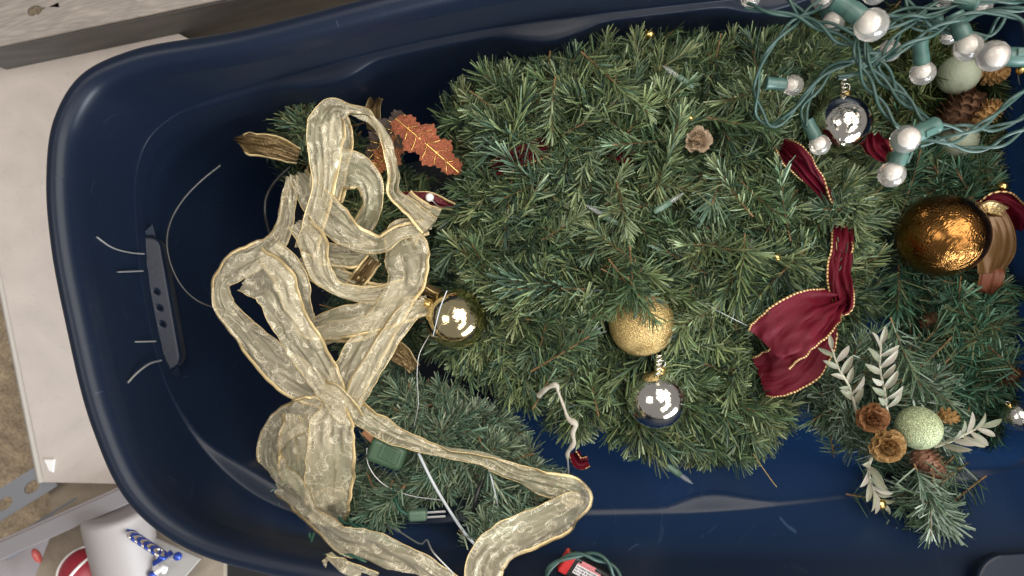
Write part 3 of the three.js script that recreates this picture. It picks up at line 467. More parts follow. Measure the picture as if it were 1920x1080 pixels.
scrap('bronze_ribbon', 'burgundy brown ribbon right of the organza top loop', [[756, 372, 0.3, 26, 0.3], [800, 374, 0.31, 30, 0.5], [850, 384, 0.3, 20, 0.6]], { ...bz, mat: M.burgundy, phase: 55 });
scrap('bronze_ribbon', 'upright bronze ribbon slip in the middle of the organza tangle', [[660, 540, 0.3, 30, 0], [680, 515, 0.312, 32, 0.3], [702, 486, 0.312, 32, 0.3]], { ...bz, phase: 56 });

// ------------------------------------------------------------------ oak leaves
function oakLeaf(name, label, from, to, width, mat, bend) {
  const L = from.distanceTo(to), t = thing(name, label, 'oak leaf', from);
  const half = (u) => { const lobe = 0.62 + 0.38 * Math.sin(u * Math.PI * 2 * 3.6 - 0.6), env = Math.pow(Math.sin(Math.PI * Math.min(1, u * 0.93 + 0.06)), 0.6); return width * 0.5 * env * (0.55 + 0.45 * lobe) + 0.0012 * Math.sin(u * 90); };
  const n = 56, c = 10;
  const at = (u, v) => { const w = half(u + 0.012 * v) * v; return V(u * L - Math.abs(v) * 0.1 * w, bend * Math.sin(u * 3) + 0.25 * Math.abs(w) * 0.6 + 0.0012 * n2(u * 9, v * 3), w); };
  const top = grid(n, c, (i, j) => [at(i / n, j / c * 2 - 1), i / n, j / c]);
  const dir = to.clone().sub(from).normalize(), q = new THREE.Quaternion().setFromUnitVectors(V(1, 0, 0), dir);
  const blade = part('blade', top.applyQuaternion(q), mat, t);
  const veins = [tubePts([0, 0.3, 0.6, 0.98].map((u) => at(u, 0).add(V(0, 0.0006, 0))), 0.0009, 20, 5)];
  for (const u of [0.18, 0.33, 0.48, 0.63, 0.78]) for (const s of [-1, 1]) veins.push(tubePts([at(u, 0), at(u + 0.05, s * 0.4), at(u + 0.09, s * 0.8)].map((p) => p.add(V(0, 0.0005, 0))), 0.0005, 8, 4));
  part('vein', mergeGeometries(veins).applyQuaternion(q), M.brightGold, blade);
  return t;
}
oakLeaf('oak_leaf', 'orange glittered oak leaf above the gold bauble', P(742, 222, 0.315), P(862, 326, 0.31), 0.041, M.orangeGlitter, 0.006);
oakLeaf('oak_leaf', 'dull brown leaf tucked under the organza top loop', P(760, 215, 0.282), P(690, 300, 0.27), 0.04, std({ color: lin(0.05, 0.03, 0.02), roughness: 0.6 }), 0.004);
oakLeaf('oak_leaf', 'rust coloured leaf half hidden by the organza strand', P(752, 262, 0.275), P(700, 318, 0.265), 0.035, std({ color: lin(0.3, 0.1, 0.035), roughness: 0.6 }), 0.004);

// ------------------------------------------------------------------ baubles and balls
function bauble(name, label, x, y, r, h, mat, capDir, cat = 'bauble') {
  const R = r * sc(h), t = thing(name, label, cat, P(x, y, h));
  part('ball', new THREE.SphereGeometry(R, 64, 40).rotateX(0.9).rotateZ(0.5), mat, t);
  if (capDir) {
    const d = V(...capDir).normalize(), cap = [];
    const pts = [[0.0001, R * 1.17], [R * 0.1, R * 1.17], [R * 0.17, R * 1.12], [R * 0.19, R * 0.97], [R * 0.2, R * 0.955]].map(([a, b]) => new THREE.Vector2(a, b));
    const g = new THREE.LatheGeometry(pts, 20); g.applyQuaternion(new THREE.Quaternion().setFromUnitVectors(V(0, 1, 0), d));
    part('cap', g, M.brightGold, t);
    const ring = new THREE.TorusGeometry(R * 0.12, R * 0.022, 6, 18).translate(0, R * 1.26, 0); ring.applyQuaternion(new THREE.Quaternion().setFromUnitVectors(V(0, 1, 0), d)); part('ring', ring, M.silver, t);
  }
  return t;
}
bauble('gold_bauble', 'shiny gold bauble touching the right side of the gold ribbon tangle', 855, 597, 57, 0.33, M.wave, [-0.9, 0.1, -0.5]);
bauble('silver_bauble', 'shiny silver bauble under the string lights, above the red ribbon end', 1577, 233, 54, 0.338, M.silver, [0.1, 0.1, -1]);
bauble('silver_bauble', 'shiny silver bauble directly below the glittered gold ball', 1231, 747, 57, 0.335, M.silver, [0.05, 0.35, -1]);
bauble('silver_bauble', 'small pale bauble half hidden in greenery at the right edge', 1908, 780, 30, 0.325, M.silver, [-0.6, 0.2, -0.6]);
bauble('glitter_ball', 'matt gold glittered ball partly covered by pine needles', 1203, 607, 61, 0.335, M.goldGlitter, null, 'ball');
bauble('amber_bauble', 'large amber crackled bauble near the right edge', 1766, 442, 77, 0.345, M.amber, null);
bauble('green_ball', 'pale green frosted ball beside the gold cones', 1722, 802, 40, 0.362, M.greenGlitter, null, 'ball');
M.greyGreen = phy({ color: lin(0.42, 0.46, 0.33), roughness: 0.35, transmission: 0.35, thickness: 0.02, bumpMap: rep(glitBump, 0.8, 0.5), bumpScale: 0.0006 });
bauble('green_ball', 'pale green frosted ball under the white bulbs at upper right', 1797, 140, 36, 0.325, M.greyGreen, null, 'ball');
bauble('green_ball', 'pale green ball peeking out below the green cords', 1796, 262, 34, 0.3, M.greyGreen, null, 'ball');
{ // spray of needles lying over the glittered ball
  const vs = variants(3, 'main', 0.05, 0.021, 90), t = thing('pine_spray', 'loose pine spray lying across the top of the glittered gold ball', 'pine spray', P(1180, 545, 0.38));
  for (const [x, y, a, e] of [[1222, 600, 1.05, -0.1], [1190, 578, 1.5, 0.05], [1150, 580, 2.2, 0.1], [1232, 560, 0.5, 0.1], [1200, 560, 0.9, 0]]) { const v = vs[Math.floor(rnd() * 3)], m = shadows(new THREE.Mesh(v.g, M.needle)); m.name = 'sprig'; pose(m, P(x, y, 0.375).sub(t.position), a, e, v.L, rr(0, 6), 0.9); t.add(m); const st = shadows(new THREE.Mesh(v.s, M.stem)); st.name = 'stem'; m.add(st); }
}
{ // folded copper and amber piece behind the amber bauble
  const t = thing('amber_ornament', 'folded amber and copper ribbon piece behind the large amber bauble', 'ribbon', P(1860, 470, 0.31));
  const o = { mat: M.amberFoil, edge: M.amberFoil, hw: 0.0008, ht: 0.0006, edgeName: 'hem', wrinkle: 0.2, full: 0.045 };
  ribbonPart(t, 'strip', [[1822, 398, 0.33, 36, 0.2], [1848, 404, 0.345, 56, 0.3], [1866, 432, 0.348, 66, 0.1], [1866, 476, 0.343, 74, 0], [1858, 512, 0.338, 58, -0.2]], { ...o, phase: 61 });
  ribbonPart(t, 'tail', [[1862, 482, 0.33, 40, 0.1], [1860, 512, 0.338, 42, 0.3], [1856, 536, 0.334, 40, 0.5], [1852, 550, 0.322, 22, 0.9]], { ...o, mat: std({ color: lin(0.13, 0.034, 0.012), roughness: 0.6 }), phase: 62 });
  ribbonPart(t, 'fold', [[1830, 396, 0.345, 18, 0], [1855, 388, 0.353, 26, 0.2], [1884, 398, 0.35, 22, 0.4]], { ...o, mat: M.goldEdge, phase: 63 });
}
function bead(label, x, y, r, h, mat = M.brightGold) {
  const t = thing('gold_bead', label, 'bead', P(x, y, h)); const R = r * sc(h);
  part('ball', new THREE.SphereGeometry(R, 20, 14), mat, t); part('stalk', limb([V(0, -R * 0.8, 0), V(R * 0.8, -R * 1.8, R), V(R * 2, -R * 3, R * 2)], [R * 0.16, R * 0.14, R * 0.1], 5, 8), M.wire, t);
}
bead('gold bead at the upper edge of the greenery', 1218, 65, 10, 0.31);
bead('gold bead above the pale frosted blossom', 1294, 222, 6, 0.345);
bead('gold bead in the greenery left of the red ribbon tail', 1455, 483, 9, 0.345);
bead('gold bead at the right edge above the red ribbon loop', 1880, 350, 10, 0.335);
bead('gold bead at the lower tip of the frosted leaves', 1650, 945, 11, 0.36);
bead('gold bead at the right edge beside a white bulb', 1915, 132, 9, 0.35);
bead('tiny gold bead in the dark gap right of the glitter ball', 1303, 562, 5, 0.33);
bead('pearly bead on the dark ribbon right of the gold loop', 806, 370, 8, 0.32, M.white);
// coiled bauble springs
for (const [x, y, h, label] of [[1235, 684, 0.365, 'silver spring hook above the lower silver bauble'], [1583, 160, 0.35, 'dark spring hook above the upper silver bauble']]) {
  const t = thing('spring_hook', label, 'spring hook', P(x, y, h)), pts = []; for (let i = 0; i <= 60; i++) { const a = i / 60 * 6.2832 * 5; pts.push(V(Math.cos(a) * 0.003, Math.sin(a) * 0.003, (i / 60 - 0.5) * 0.02)); }
  part('coil', new THREE.TubeGeometry(new THREE.CatmullRomCurve3(pts), 120, 0.0007, 5), M.silver, t);
}

// ------------------------------------------------------------------ cones, blossoms
function petal(w, l, curl) {
  return grid(6, 5, (i, j) => { const u = i / 6, v = j / 5 * 2 - 1, ww = w * (0.35 + 0.65 * Math.sin(Math.PI * (0.12 + u * 0.66))) * (u > 0.95 ? 0.72 : 1); return [V(u * l, curl * l * u * u - 0.25 * w * v * v * (1 - u * 0.4), v * ww * 0.5), u, j / 5]; });
}
function roseCone(label, x, y, r, h, mat, tilt) {
  const R = r * sc(h), t = thing('rose_cone', label, 'pine cone', P(x, y, h)); t.rotation.set(...tilt);
  part('core', new THREE.SphereGeometry(R * 0.55, 16, 10).scale(1, 0.7, 1).translate(0, -R * 0.2, 0), mat, t);
  const pg = [petal(R * 0.66, R * 0.72, 0.1), petal(R * 0.55, R * 0.58, 0.35), petal(R * 0.36, R * 0.4, 0.6)];
  for (let i = 0; i < 52; i++) { const f = i / 52, m = part('scale', pg[f < 0.45 ? 0 : f < 0.8 ? 1 : 2], mat, t), a = i * 2.39996; m.rotation.set(0, -a, 0); m.rotateZ(THREE.MathUtils.lerp(-0.05, 1.65, f)); m.position.set(Math.cos(a) * R * 0.3 * (1 - f), R * (-0.15 + 0.42 * f), Math.sin(a) * R * 0.3 * (1 - f)); }
}
roseCone('brown gold rose shaped cone, the upper of the pair beside the green ball', 1636, 784, 30, 0.368, M.coneRose, [0.25, 0, 0.3]);
roseCone('gold rose shaped cone, the lower of the pair beside the green ball', 1664, 836, 34, 0.37, M.coneGold, [0.1, 0.5, 0.1]);
function pineCone(label, x, y, len, h, mat, dir, n = 64) {
  const L = len * sc(h), t = thing('pine_cone', label, 'pine cone', P(x, y, h)), q = new THREE.Quaternion().setFromUnitVectors(V(0, 1, 0), V(...dir).normalize()); t.quaternion.copy(q);
  part('core', new THREE.SphereGeometry(L * 0.28, 12, 10).scale(1, 1.7, 1), mat, t);
  const pg = petal(L * 0.2, L * 0.24, -0.25);
  for (let i = 0; i < n; i++) { const f = i / n, a = i * 2.39996, m = part('scale', pg, mat, t), s = Math.sin(Math.PI * (0.18 + f * 0.75)); m.rotation.y = -a; m.rotateZ(THREE.MathUtils.lerp(0.1, 1.2, f)); m.scale.setScalar(0.55 + 0.55 * s); m.position.set(Math.cos(a) * L * 0.16 * s, (f - 0.5) * L * 0.85, Math.sin(a) * L * 0.16 * s); }
}
pineCone('pinkish pine cone below the pale green ball', 1740, 868, 66, 0.345, M.conePink, [0.4, 0.35, 0.6]);
pineCone('small gold pine cone right of the pale green ball', 1778, 780, 38, 0.36, M.coneGold, [0.2, 0.8, 0.1], 30);
pineCone('dark brown pine cone behind the cords at upper right', 1800, 206, 84, 0.32, M.coneBrown, [0.5, 0.4, -0.6]);
pineCone('gold pine cone right of the dark brown one behind the cords', 1846, 212, 60, 0.325, M.coneGold, [0.5, 0.5, -0.3]);
pineCone('copper pine cone half hidden behind a white bulb', 1858, 135, 60, 0.33, M.coneGold, [0.2, 0.8, 0.3]);
pineCone('small rust cone deep in the greenery below the amber bauble', 1745, 600, 44, 0.31, M.coneBrown, [0.5, 0.5, -0.5], 30);
pineCone('rust cone in shadow at the right edge', 1893, 705, 46, 0.31, M.coneBrown, [0.5, 0.5, -0.5], 30);
{ // pale frosted blossom
  const h = 0.35, t = thing('frosted_blossom', 'pale peach frosted blossom tuck in the upper greenery', 'artificial flower', P(1306, 265, h)); const pg = petal(0.011, 0.015, 0.3);
  part('core', new THREE.SphereGeometry(0.007, 12, 8).scale(1.1, 0.8, 1.4), M.palePink, t);
  for (let i = 0; i < 16; i++) { const m = part('petal', pg, M.palePink, t); m.rotation.y = -i * 2.4; m.rotateZ(0.1 + i * 0.07); }
}

// ------------------------------------------------------------------ frosted leaf sprays
const leafCol = [[0.25, 0.24, 0.175], [0.21, 0.21, 0.15], [0.31, 0.295, 0.24], [0.17, 0.185, 0.12]];
function leafGeo(l, w, c) {
  const g = grid(10, 6, (i, j) => { const u = i / 10, v = j / 6 * 2 - 1, ww = w * Math.pow(Math.sin(Math.PI * Math.min(1, 0.06 + u * 0.93)), 0.8) * (u === 1 ? 0.05 : 1); return [V(u * l, 0.12 * l * Math.sin(u * 2.4) + Math.abs(v) * ww * 0.25, v * ww * 0.5), u, j / 6]; });
  const n = g.attributes.position.count, col = new Float32Array(n * 3); for (let i = 0; i < n; i++) for (let k = 0; k < 3; k++) col[i * 3 + k] = c[k] * (0.9 + 0.2 * rnd()); g.setAttribute('color', new THREE.BufferAttribute(col, 3)); return g;
}
const leaves = [0, 1, 2, 3, 0, 2].map((k) => leafGeo(0.024, 0.0068, leafCol[k]));
const leafStem = std({ color: lin(0.45, 0.43, 0.33), roughness: 0.7 });
function leafSpray(label, pts, n, size) {
  const p = trace(pts), t = thing('leaf_spray', label, 'leaf spray', p[0]), c = new THREE.CatmullRomCurve3(p);
  wpart('stem', limb(p, [0.0016, 0.0013, 0.0009], 6, 24), leafStem, t);
  for (let i = 0; i < n; i++) {
    const f = 0.18 + 0.82 * i / (n - 1), q = c.getPointAt(Math.min(1, f)), T = c.getTangentAt(Math.min(1, f)), s = i === n - 1 ? 0 : i % 2 ? 1 : -1, m = part('leaf', leaves[i % leaves.length], M.frost, t);
    const d = T.clone().applyAxisAngle(V(0, 1, 0), s * rr(0.6, 0.95)).add(V(0, rr(0, 0.35), 0)).normalize();
    const z = V(0, 0, 0).crossVectors(d, V(0, 1, 0)).normalize(), y = V(0, 0, 0).crossVectors(z, d);
    m.quaternion.setFromRotationMatrix(new THREE.Matrix4().makeBasis(d, y, z)).multiply(new THREE.Quaternion().setFromAxisAngle(V(1, 0, 0), rr(-0.5, 0.5))); m.scale.setScalar(size * rr(0.85, 1.15) * (1.05 - 0.25 * f)); m.position.copy(q).sub(t.position);
  }
}
leafSpray('tall frosted leaf spray standing above the upper gold rose cone', [[1664, 785, 0.36], [1659, 735, 0.375], [1650, 690, 0.38], [1652, 645, 0.38]], 13, 1);
leafSpray('frosted leaf spray between the red bow and the tall frosted spray', [[1606, 775, 0.35], [1592, 725, 0.365], [1572, 690, 0.37], [1560, 655, 0.365]], 11, 0.95);
leafSpray('frosted leaf spray hanging down below the gold rose cones', [[1636, 852, 0.36], [1628, 880, 0.372], [1634, 910, 0.37], [1652, 942, 0.36]], 11, 1);
leafSpray('whitest frosted leaf spray pointing right of the pale green ball', [[1752, 838, 0.36], [1780, 828, 0.372], [1806, 816, 0.376], [1838, 800, 0.37]], 10, 1.05);

// ------------------------------------------------------------------ string lights
function twin(pts, off = 0.002, r = 0.00145, pitch = 0.055) {                     // two strands wound round each other
  const c = new THREE.CatmullRomCurve3(trace(pts), false, 'centripetal'), L = c.getLength(), n = Math.max(20, Math.round(L / 0.004)), fr = c.computeFrenetFrames(n), a0 = rr(0, 6), out = [];
  for (const s of [0, Math.PI]) { const q = []; for (let i = 0; i <= n; i++) { const w = i / n * L / pitch * 6.2832 + a0 + s, o = off * (1 + 0.5 * Math.sin(i / n * L * 60 + a0)); q.push(c.getPointAt(i / n).addScaledVector(fr.normals[i], Math.cos(w) * o).addScaledVector(fr.binormals[i], Math.sin(w) * o)); } out.push(new THREE.TubeGeometry(new THREE.CatmullRomCurve3(q), n, r, 6)); }
  return out;
}
{
  const t = thing('string_lights', 'tangled green string lights with white globe bulbs, upper right', 'string lights', P(1720, 130, 0.4));
  const cords = [
    [[1540, 5, 0.43], [1475, 55, 0.43], [1432, 110, 0.42], [1418, 165, 0.41], [1425, 215, 0.4], [1447, 236, 0.4], [1482, 213, 0.41], [1512, 175, 0.42], [1552, 132, 0.43], [1600, 112, 0.44], [1642, 104, 0.44]],
    [[1400, 10, 0.42], [1440, 22, 0.43], [1500, 32, 0.435], [1545, 56, 0.44], [1580, 76, 0.44], [1620, 92, 0.44]],
    [[1606, 66, 0.45], [1606, 100, 0.455], [1624, 150, 0.455], [1650, 192, 0.455], [1680, 235, 0.455], [1706, 256, 0.45]],
    [[1622, 72, 0.445], [1628, 118, 0.445], [1662, 160, 0.44], [1702, 192, 0.44], [1742, 232, 0.445]],
    [[1648, 118, 0.44], [1692, 175, 0.43], [1748, 236, 0.44]],
    [[1660, 112, 0.44], [1690, 92, 0.45], [1740, 64, 0.455], [1800, 34, 0.46], [1852, 24, 0.46], [1902, 32, 0.46], [1940, 52, 0.46]],
    [[1725, 268, 0.45], [1790, 260, 0.455], [1850, 228, 0.46], [1900, 185, 0.46], [1940, 158, 0.46]],
    [[1745, 236, 0.445], [1800, 240, 0.44], [1850, 243, 0.44], [1900, 230, 0.445], [1940, 205, 0.45]],
    [[1752, 258, 0.44], [1810, 279, 0.435], [1860, 276, 0.44], [1900, 254, 0.445], [1940, 232, 0.45]],
    [[1560, -20, 0.44], [1640, 30, 0.43], [1700, 22, 0.43], [1760, 10, 0.44], [1850, 4, 0.45], [1940, 0, 0.45]],
    [[1650, 60, 0.43], [1700, 36, 0.44], [1760, 26, 0.44], [1840, -20, 0.45]],
    [[1530, -15, 0.42], [1600, 18, 0.42], [1650, 36, 0.42], [1720, 50, 0.42], [1790, 62, 0.43]],
    [[1900, -10, 0.44], [1880, 30, 0.44], [1850, 70, 0.43], [1800, 60, 0.43]],
    [[1512, 238, 0.41], [1508, 205, 0.41], [1528, 170, 0.42], [1560, 132, 0.43], [1605, 112, 0.44]],
    [[1690, -20, 0.43], [1720, 30, 0.43], [1780, 48, 0.43], [1850, 20, 0.44], [1940, 18, 0.45]],
    [[1640, 104, 0.43], [1600, 60, 0.42], [1520, 40, 0.42], [1470, -10, 0.42]],
    [[1570, 145, 0.42], [1600, 140, 0.42], [1640, 125, 0.43], [1690, 60, 0.43], [1760, 0, 0.44]],
  ];
  for (const c of cords) for (const g of twin(c)) wpart('cord', g, M.cord, t);
  // bulb x, y, radius, height; socket end x, y, height
  const bulbs = [[1408, -4, 18, 0.41, 1380, -30, 0.41], [1541, -4, 20, 0.42, 1575, -22, 0.42], [1562, 42, 20, 0.41, 1545, 12, 0.4], [1634, 47, 30, 0.462, 1585, 12, 0.455], [1668, 95, 20, 0.42, 1634, 112, 0.415], [1730, 137, 22, 0.42, 1724, 78, 0.43], [1487, 160, 19, 0.405, 1430, 155, 0.405], [1816, 89, 25, 0.445, 1796, 44, 0.445], [1779, 68, 15, 0.41, 1760, 40, 0.41], [1862, 105, 28, 0.455, 1925, 108, 0.46], [1774, -6, 20, 0.44, 1812, 4, 0.445], [1844, 10, 16, 0.43, 1802, 2, 0.43], [1537, 272, 19, 0.4, 1512, 226, 0.4], [1698, 261, 26, 0.455, 1756, 234, 0.45], [1672, 327, 24, 0.435, 1694, 276, 0.44], [1640, -14, 22, 0.44, 1642, -50, 0.44]];
  let icos = new THREE.IcosahedronGeometry(1, 6); icos.deleteAttribute('normal'); icos.deleteAttribute('uv'); icos = mergeVertices(icos, 1e-4);
  const p = icos.attributes.position;
  for (let i = 0; i < p.count; i++) { const v = V(p.getX(i), p.getY(i), p.getZ(i)), a = Math.atan2(v.z, v.x), th = Math.acos(v.y), k = 1 + 0.012 * Math.sin(a * 7 + th * 8) * Math.sin(a * 7 - th * 8) * Math.sin(th) + 0.008 * Math.sin(th * 18); p.setXYZ(i, v.x * k, v.y * k, v.z * k); }
  icos.computeVertexNormals();
  const prof = [[0.0001, 0], [0.62, 0], [0.66, 0.08], [0.66, 0.3], [0.6, 0.34], [0.58, 1.1], [0.64, 1.14], [0.62, 1.9], [0.5, 2.05], [0.0001, 2.08]].map(([a, b]) => new THREE.Vector2(a, b));
  const sg = new THREE.LatheGeometry(prof, 20), clip = new RoundedBoxGeometry(0.18, 0.9, 0.5, 2, 0.05).translate(0.68, 1.2, 0);
  for (const [x, y, r, h, sx, sy, sh] of bulbs) {
    const R = r * sc(h), c = P(x, y, h), e = P(sx, sy, sh), d = c.clone().sub(e).normalize();
    const so = part('socket', sg, M.socket, t); so.position.copy(c).addScaledVector(d, -R * 2.75).sub(t.position); so.quaternion.setFromUnitVectors(V(0, 1, 0), d); so.scale.setScalar(R);
    part('clip', clip, M.socket, so);
    const b = part('bulb', icos, M.bulb, t); b.position.copy(c).sub(t.position); b.quaternion.setFromUnitVectors(V(0, 1, 0), d); b.scale.setScalar(R);
    part('filament', new THREE.SphereGeometry(0.47, 16, 12).scale(1, 1.1, 1).translate(0, -0.2, 0), M.filament, b);
  }
}
// clear mini lights of the garland
function miniLight(label, a, b) {
  const A = P(...a), B = P(...b), t = thing('mini_light', label, 'mini light', A), d = B.clone().sub(A).normalize();
  wpart('holder', along(new THREE.LatheGeometry([[0.0001, 0], [0.002, 0], [0.0032, 0.004], [0.0038, 0.013], [0.0034, 0.019], [0.0001, 0.019]].map(([x, y]) => new THREE.Vector2(x, y)), 14), A, B), M.holder, t);
  wpart('bulb', along(new THREE.LatheGeometry([[0.0024, 0], [0.0026, 0.008], [0.0018, 0.014], [0.0001, 0.019]].map(([x, y]) => new THREE.Vector2(x, y)), 12), A.clone().addScaledVector(d, 0.0192), B.clone().addScaledVector(d, 0.0192)), M.clear, t);
}
miniLight('clear mini light with green holder, left one in the central greenery', [1160, 420, 0.36], [1105, 388, 0.355]);
miniLight('clear mini light with green holder, right one in the central greenery', [1226, 398, 0.36], [1270, 370, 0.355]);
miniLight('mini light holder poking out below the central greenery', [1250, 872, 0.31], [1282, 895, 0.305]);
miniLight('clear mini light left of the red ribbon tail', [1400, 515, 0.345], [1405, 482, 0.345]);
miniLight('clear mini light near the top edge of the greenery', [1300, 165, 0.345], [1266, 140, 0.345]);

// ------------------------------------------------------------------ bits in the lower left
{
  const t = thing('green_plug', 'green plug with two metal prongs under the lower ribbon loop', 'plug', P(780, 966, 0.36));
  wpart('body', new RoundedBoxGeometry(0.018, 0.012, 0.011, 3, 0.003).rotateY(0.06).translate(...P(784, 965, 0.36).toArray()), M.holder, t);
  for (const dz of [-4, 5]) wpart('prong', new RoundedBoxGeometry(0.018, 0.0012, 0.0022, 2, 0.0005).rotateY(0.06).translate(...P(818, 964 + dz, 0.36).toArray()), M.wire, t);
  wpart('cord', tubePts(trace([[768, 966, 0.36], [752, 958, 0.358], [742, 938, 0.35], [735, 915, 0.33]]), 0.0016), M.darkCord, t);
  const s = thing('green_adapter', 'flat green adapter with copper prong beside the wide lower ribbon loop', 'adapter', P(718, 848, 0.325));
  wpart('body', new RoundedBoxGeometry(0.038, 0.014, 0.026, 4, 0.006).rotateY(-0.35).translate(...P(726, 850, 0.335).toArray()), M.adapter, s);
  wpart('face', new RoundedBoxGeometry(0.02, 0.003, 0.015, 2, 0.0012).rotateY(-0.45).translate(...P(730, 852, 0.3425).toArray()), M.adapter, s);
  for (const k of [-1, 0, 1]) wpart('grip_ridge', new RoundedBoxGeometry(0.0016, 0.002, 0.013, 2, 0.0006).translate(k * 0.0045, 0, 0).rotateY(-0.35).translate(...P(730, 852, 0.345).toArray()), M.adapter, s);
  wpart('prong', new RoundedBoxGeometry(0.014, 0.0016, 0.006, 2, 0.0006).rotateY(-0.75).translate(...P(690, 818, 0.33).toArray()), std({ color: lin(0.5, 0.25, 0.14), metalness: 0.8, roughness: 0.35 }), s);
}
wireThing('pale_wire', 'thick pale wire crossing the lower left greenery diagonally', [[785, 850, 0.335], [812, 905, 0.345], [846, 962, 0.345], [876, 1005, 0.365], [900, 1030, 0.37]], 0.0016, M.paleWire);
wireThing('thin_wire', 'thin wire sagging from the green adapter to the thick pale wire', [[688, 840, 0.33], [690, 870, 0.332], [715, 905, 0.333], [765, 928, 0.334], [830, 938, 0.338]], 0.0007, M.wire);
wireThing('thin_wire', 'thin wire running from the wide ribbon loop toward the lower ribbon tail', [[640, 958, 0.325], [700, 975, 0.33], [750, 998, 0.36], [790, 1020, 0.39], [800, 1012, 0.4], [812, 1035, 0.42], [850, 1075, 0.425]], 0.0008, M.wire);
wireThing('thin_wire', 'thin bright wire strand below the right ribbon tail', [[912, 862, 0.34], [926, 915, 0.345], [938, 968, 0.345]], 0.0009, M.paleWire);
wireThing('thin_wire', 'fine wire hanging from the gold bauble over the greenery', [[805, 628, 0.33], [786, 665, 0.34], [782, 700, 0.34], [784, 760, 0.335], [776, 800, 0.33]], 0.0005, M.wire);
wireThing('hanger_thread', 'pale thread crossing the left face of the gold bauble', [[838, 545, 0.37], [826, 575, 0.372], [818, 605, 0.366], [812, 630, 0.35]], 0.0005, M.paleWire, 'thread');
wireThing('hanging_wire', 'gold tinged wire hanging below the right end of the main garland', [[1412, 850, 0.31], [1432, 880, 0.318], [1446, 900, 0.322], [1456, 913, 0.324]], 0.0006, M.oldBrass);
wireThing('thin_wire', 'thin straight wire right of the glittered gold ball', [[1312, 565, 0.35], [1350, 585, 0.358], [1400, 610, 0.355]], 0.0005, M.wire);
wireThing('zip_tie', 'short black zip tie standing in the lower left greenery', [[905, 900, 0.335], [895, 925, 0.342], [890, 950, 0.342], [888, 975, 0.33]], 0.0024, M.black, 'zip tie');
for (const [label, pts] of [['dark green cord looping under the lower ribbon tail', [[585, 1000, 0.37], [584, 1025, 0.385], [600, 1042, 0.4], [650, 1046, 0.4], [720, 1062, 0.4], [780, 1100, 0.4]]], ['dark green cord between the lower loop and the plug', [[640, 970, 0.34], [680, 990, 0.37], [720, 1010, 0.38], [760, 1035, 0.38]]]]) {
  const t = thing('twisted_cable', label, 'cable', P(...pts[0])); for (const g of twin(pts, 0.002, 0.0016)) wpart('strand', g, M.darkCord, t);
}
{ const pts = [[1022, 1095, 0.405], [1030, 1066, 0.41], [1060, 1046, 0.41], [1100, 1040, 0.41], [1138, 1054, 0.41], [1158, 1082, 0.41], [1166, 1110, 0.41]], t = thing('twisted_cable', 'light green twisted cord looped over the small black package', 'cable', P(...pts[0])); for (const g of twin(pts, 0.002, 0.0018, 0.045)) wpart('strand', g, M.cord, t); }
{ // small black package with a red corner and a printed white panel
  const c = P(1100, 1072, 0.395), t = thing('black_package', 'small black package with red corner inside the light green cord loop', 'package', c); t.rotation.set(0.15, -0.52, 0);
  part('case', new RoundedBoxGeometry(0.05, 0.012, 0.022, 3, 0.003), M.black, t);
  part('red_corner', new RoundedBoxGeometry(0.009, 0.0125, 0.0205, 2, 0.002).translate(-0.0215, 0.0004, 0), std({ color: lin(0.5, 0.03, 0.03), roughness: 0.3 }), t);
  const lab = canvasTex(256, 128, (g, w, h) => { g.fillStyle = '#d8d4d4'; g.fillRect(0, 0, w, h); g.fillStyle = '#c8787c'; g.fillRect(0, 0, w, 18); g.fillStyle = '#30323f'; for (let r = 0; r < 3; r++) for (let x = 8; x < w - 20; x += 9 + Math.floor(rnd() * 9)) g.fillRect(x, 30 + r * 32, 4 + rnd() * 6, 18 + rnd() * 5); });
  part('printed_panel', new THREE.BoxGeometry(0.024, 0.0006, 0.011).translate(-0.002, 0.0064, -0.0015), std({ map: lab, roughness: 0.35 }), t);
  part('red_stripe', new THREE.BoxGeometry(0.014, 0.0006, 0.003).translate(-0.004, 0.0064, -0.0088), std({ color: lin(0.6, 0.2, 0.22), roughness: 0.35 }), t);
  part('white_blob', new THREE.SphereGeometry(0.0042, 14, 10).scale(1.5, 0.35, 1).translate(0.0165, 0.0062, 0.001), M.white, t);
}
{ // pale knotted twig
  const p = trace([[1010, 742, 0.345], [1026, 728, 0.358], [1043, 722, 0.363], [1046, 733, 0.363], [1057, 762, 0.362], [1066, 785, 0.362], [1079, 795, 0.362], [1074, 812, 0.36], [1076, 830, 0.358], [1065, 848, 0.352], [1064, 862, 0.346]]), t = thing('pale_twig', 'pale knobbly bent twig standing above the ribbon end', 'twig', p[0]);
  wpart('twig', limb(p, [0.003, 0.0026, 0.0028, 0.0018, 0.0032, 0.0014, 0.0014, 0.0016, 0.0013, 0.002, 0.0036, 0.0024, 0.0026, 0.0019, 0.0028, 0.0018, 0.0024, 0.0011], 9, 90), M.twig, t);
  wpart('wire_tip', tubePts(trace([[1064, 860, 0.346], [1066, 885, 0.34], [1064, 905, 0.335]]), 0.0009), M.wire, t);
}

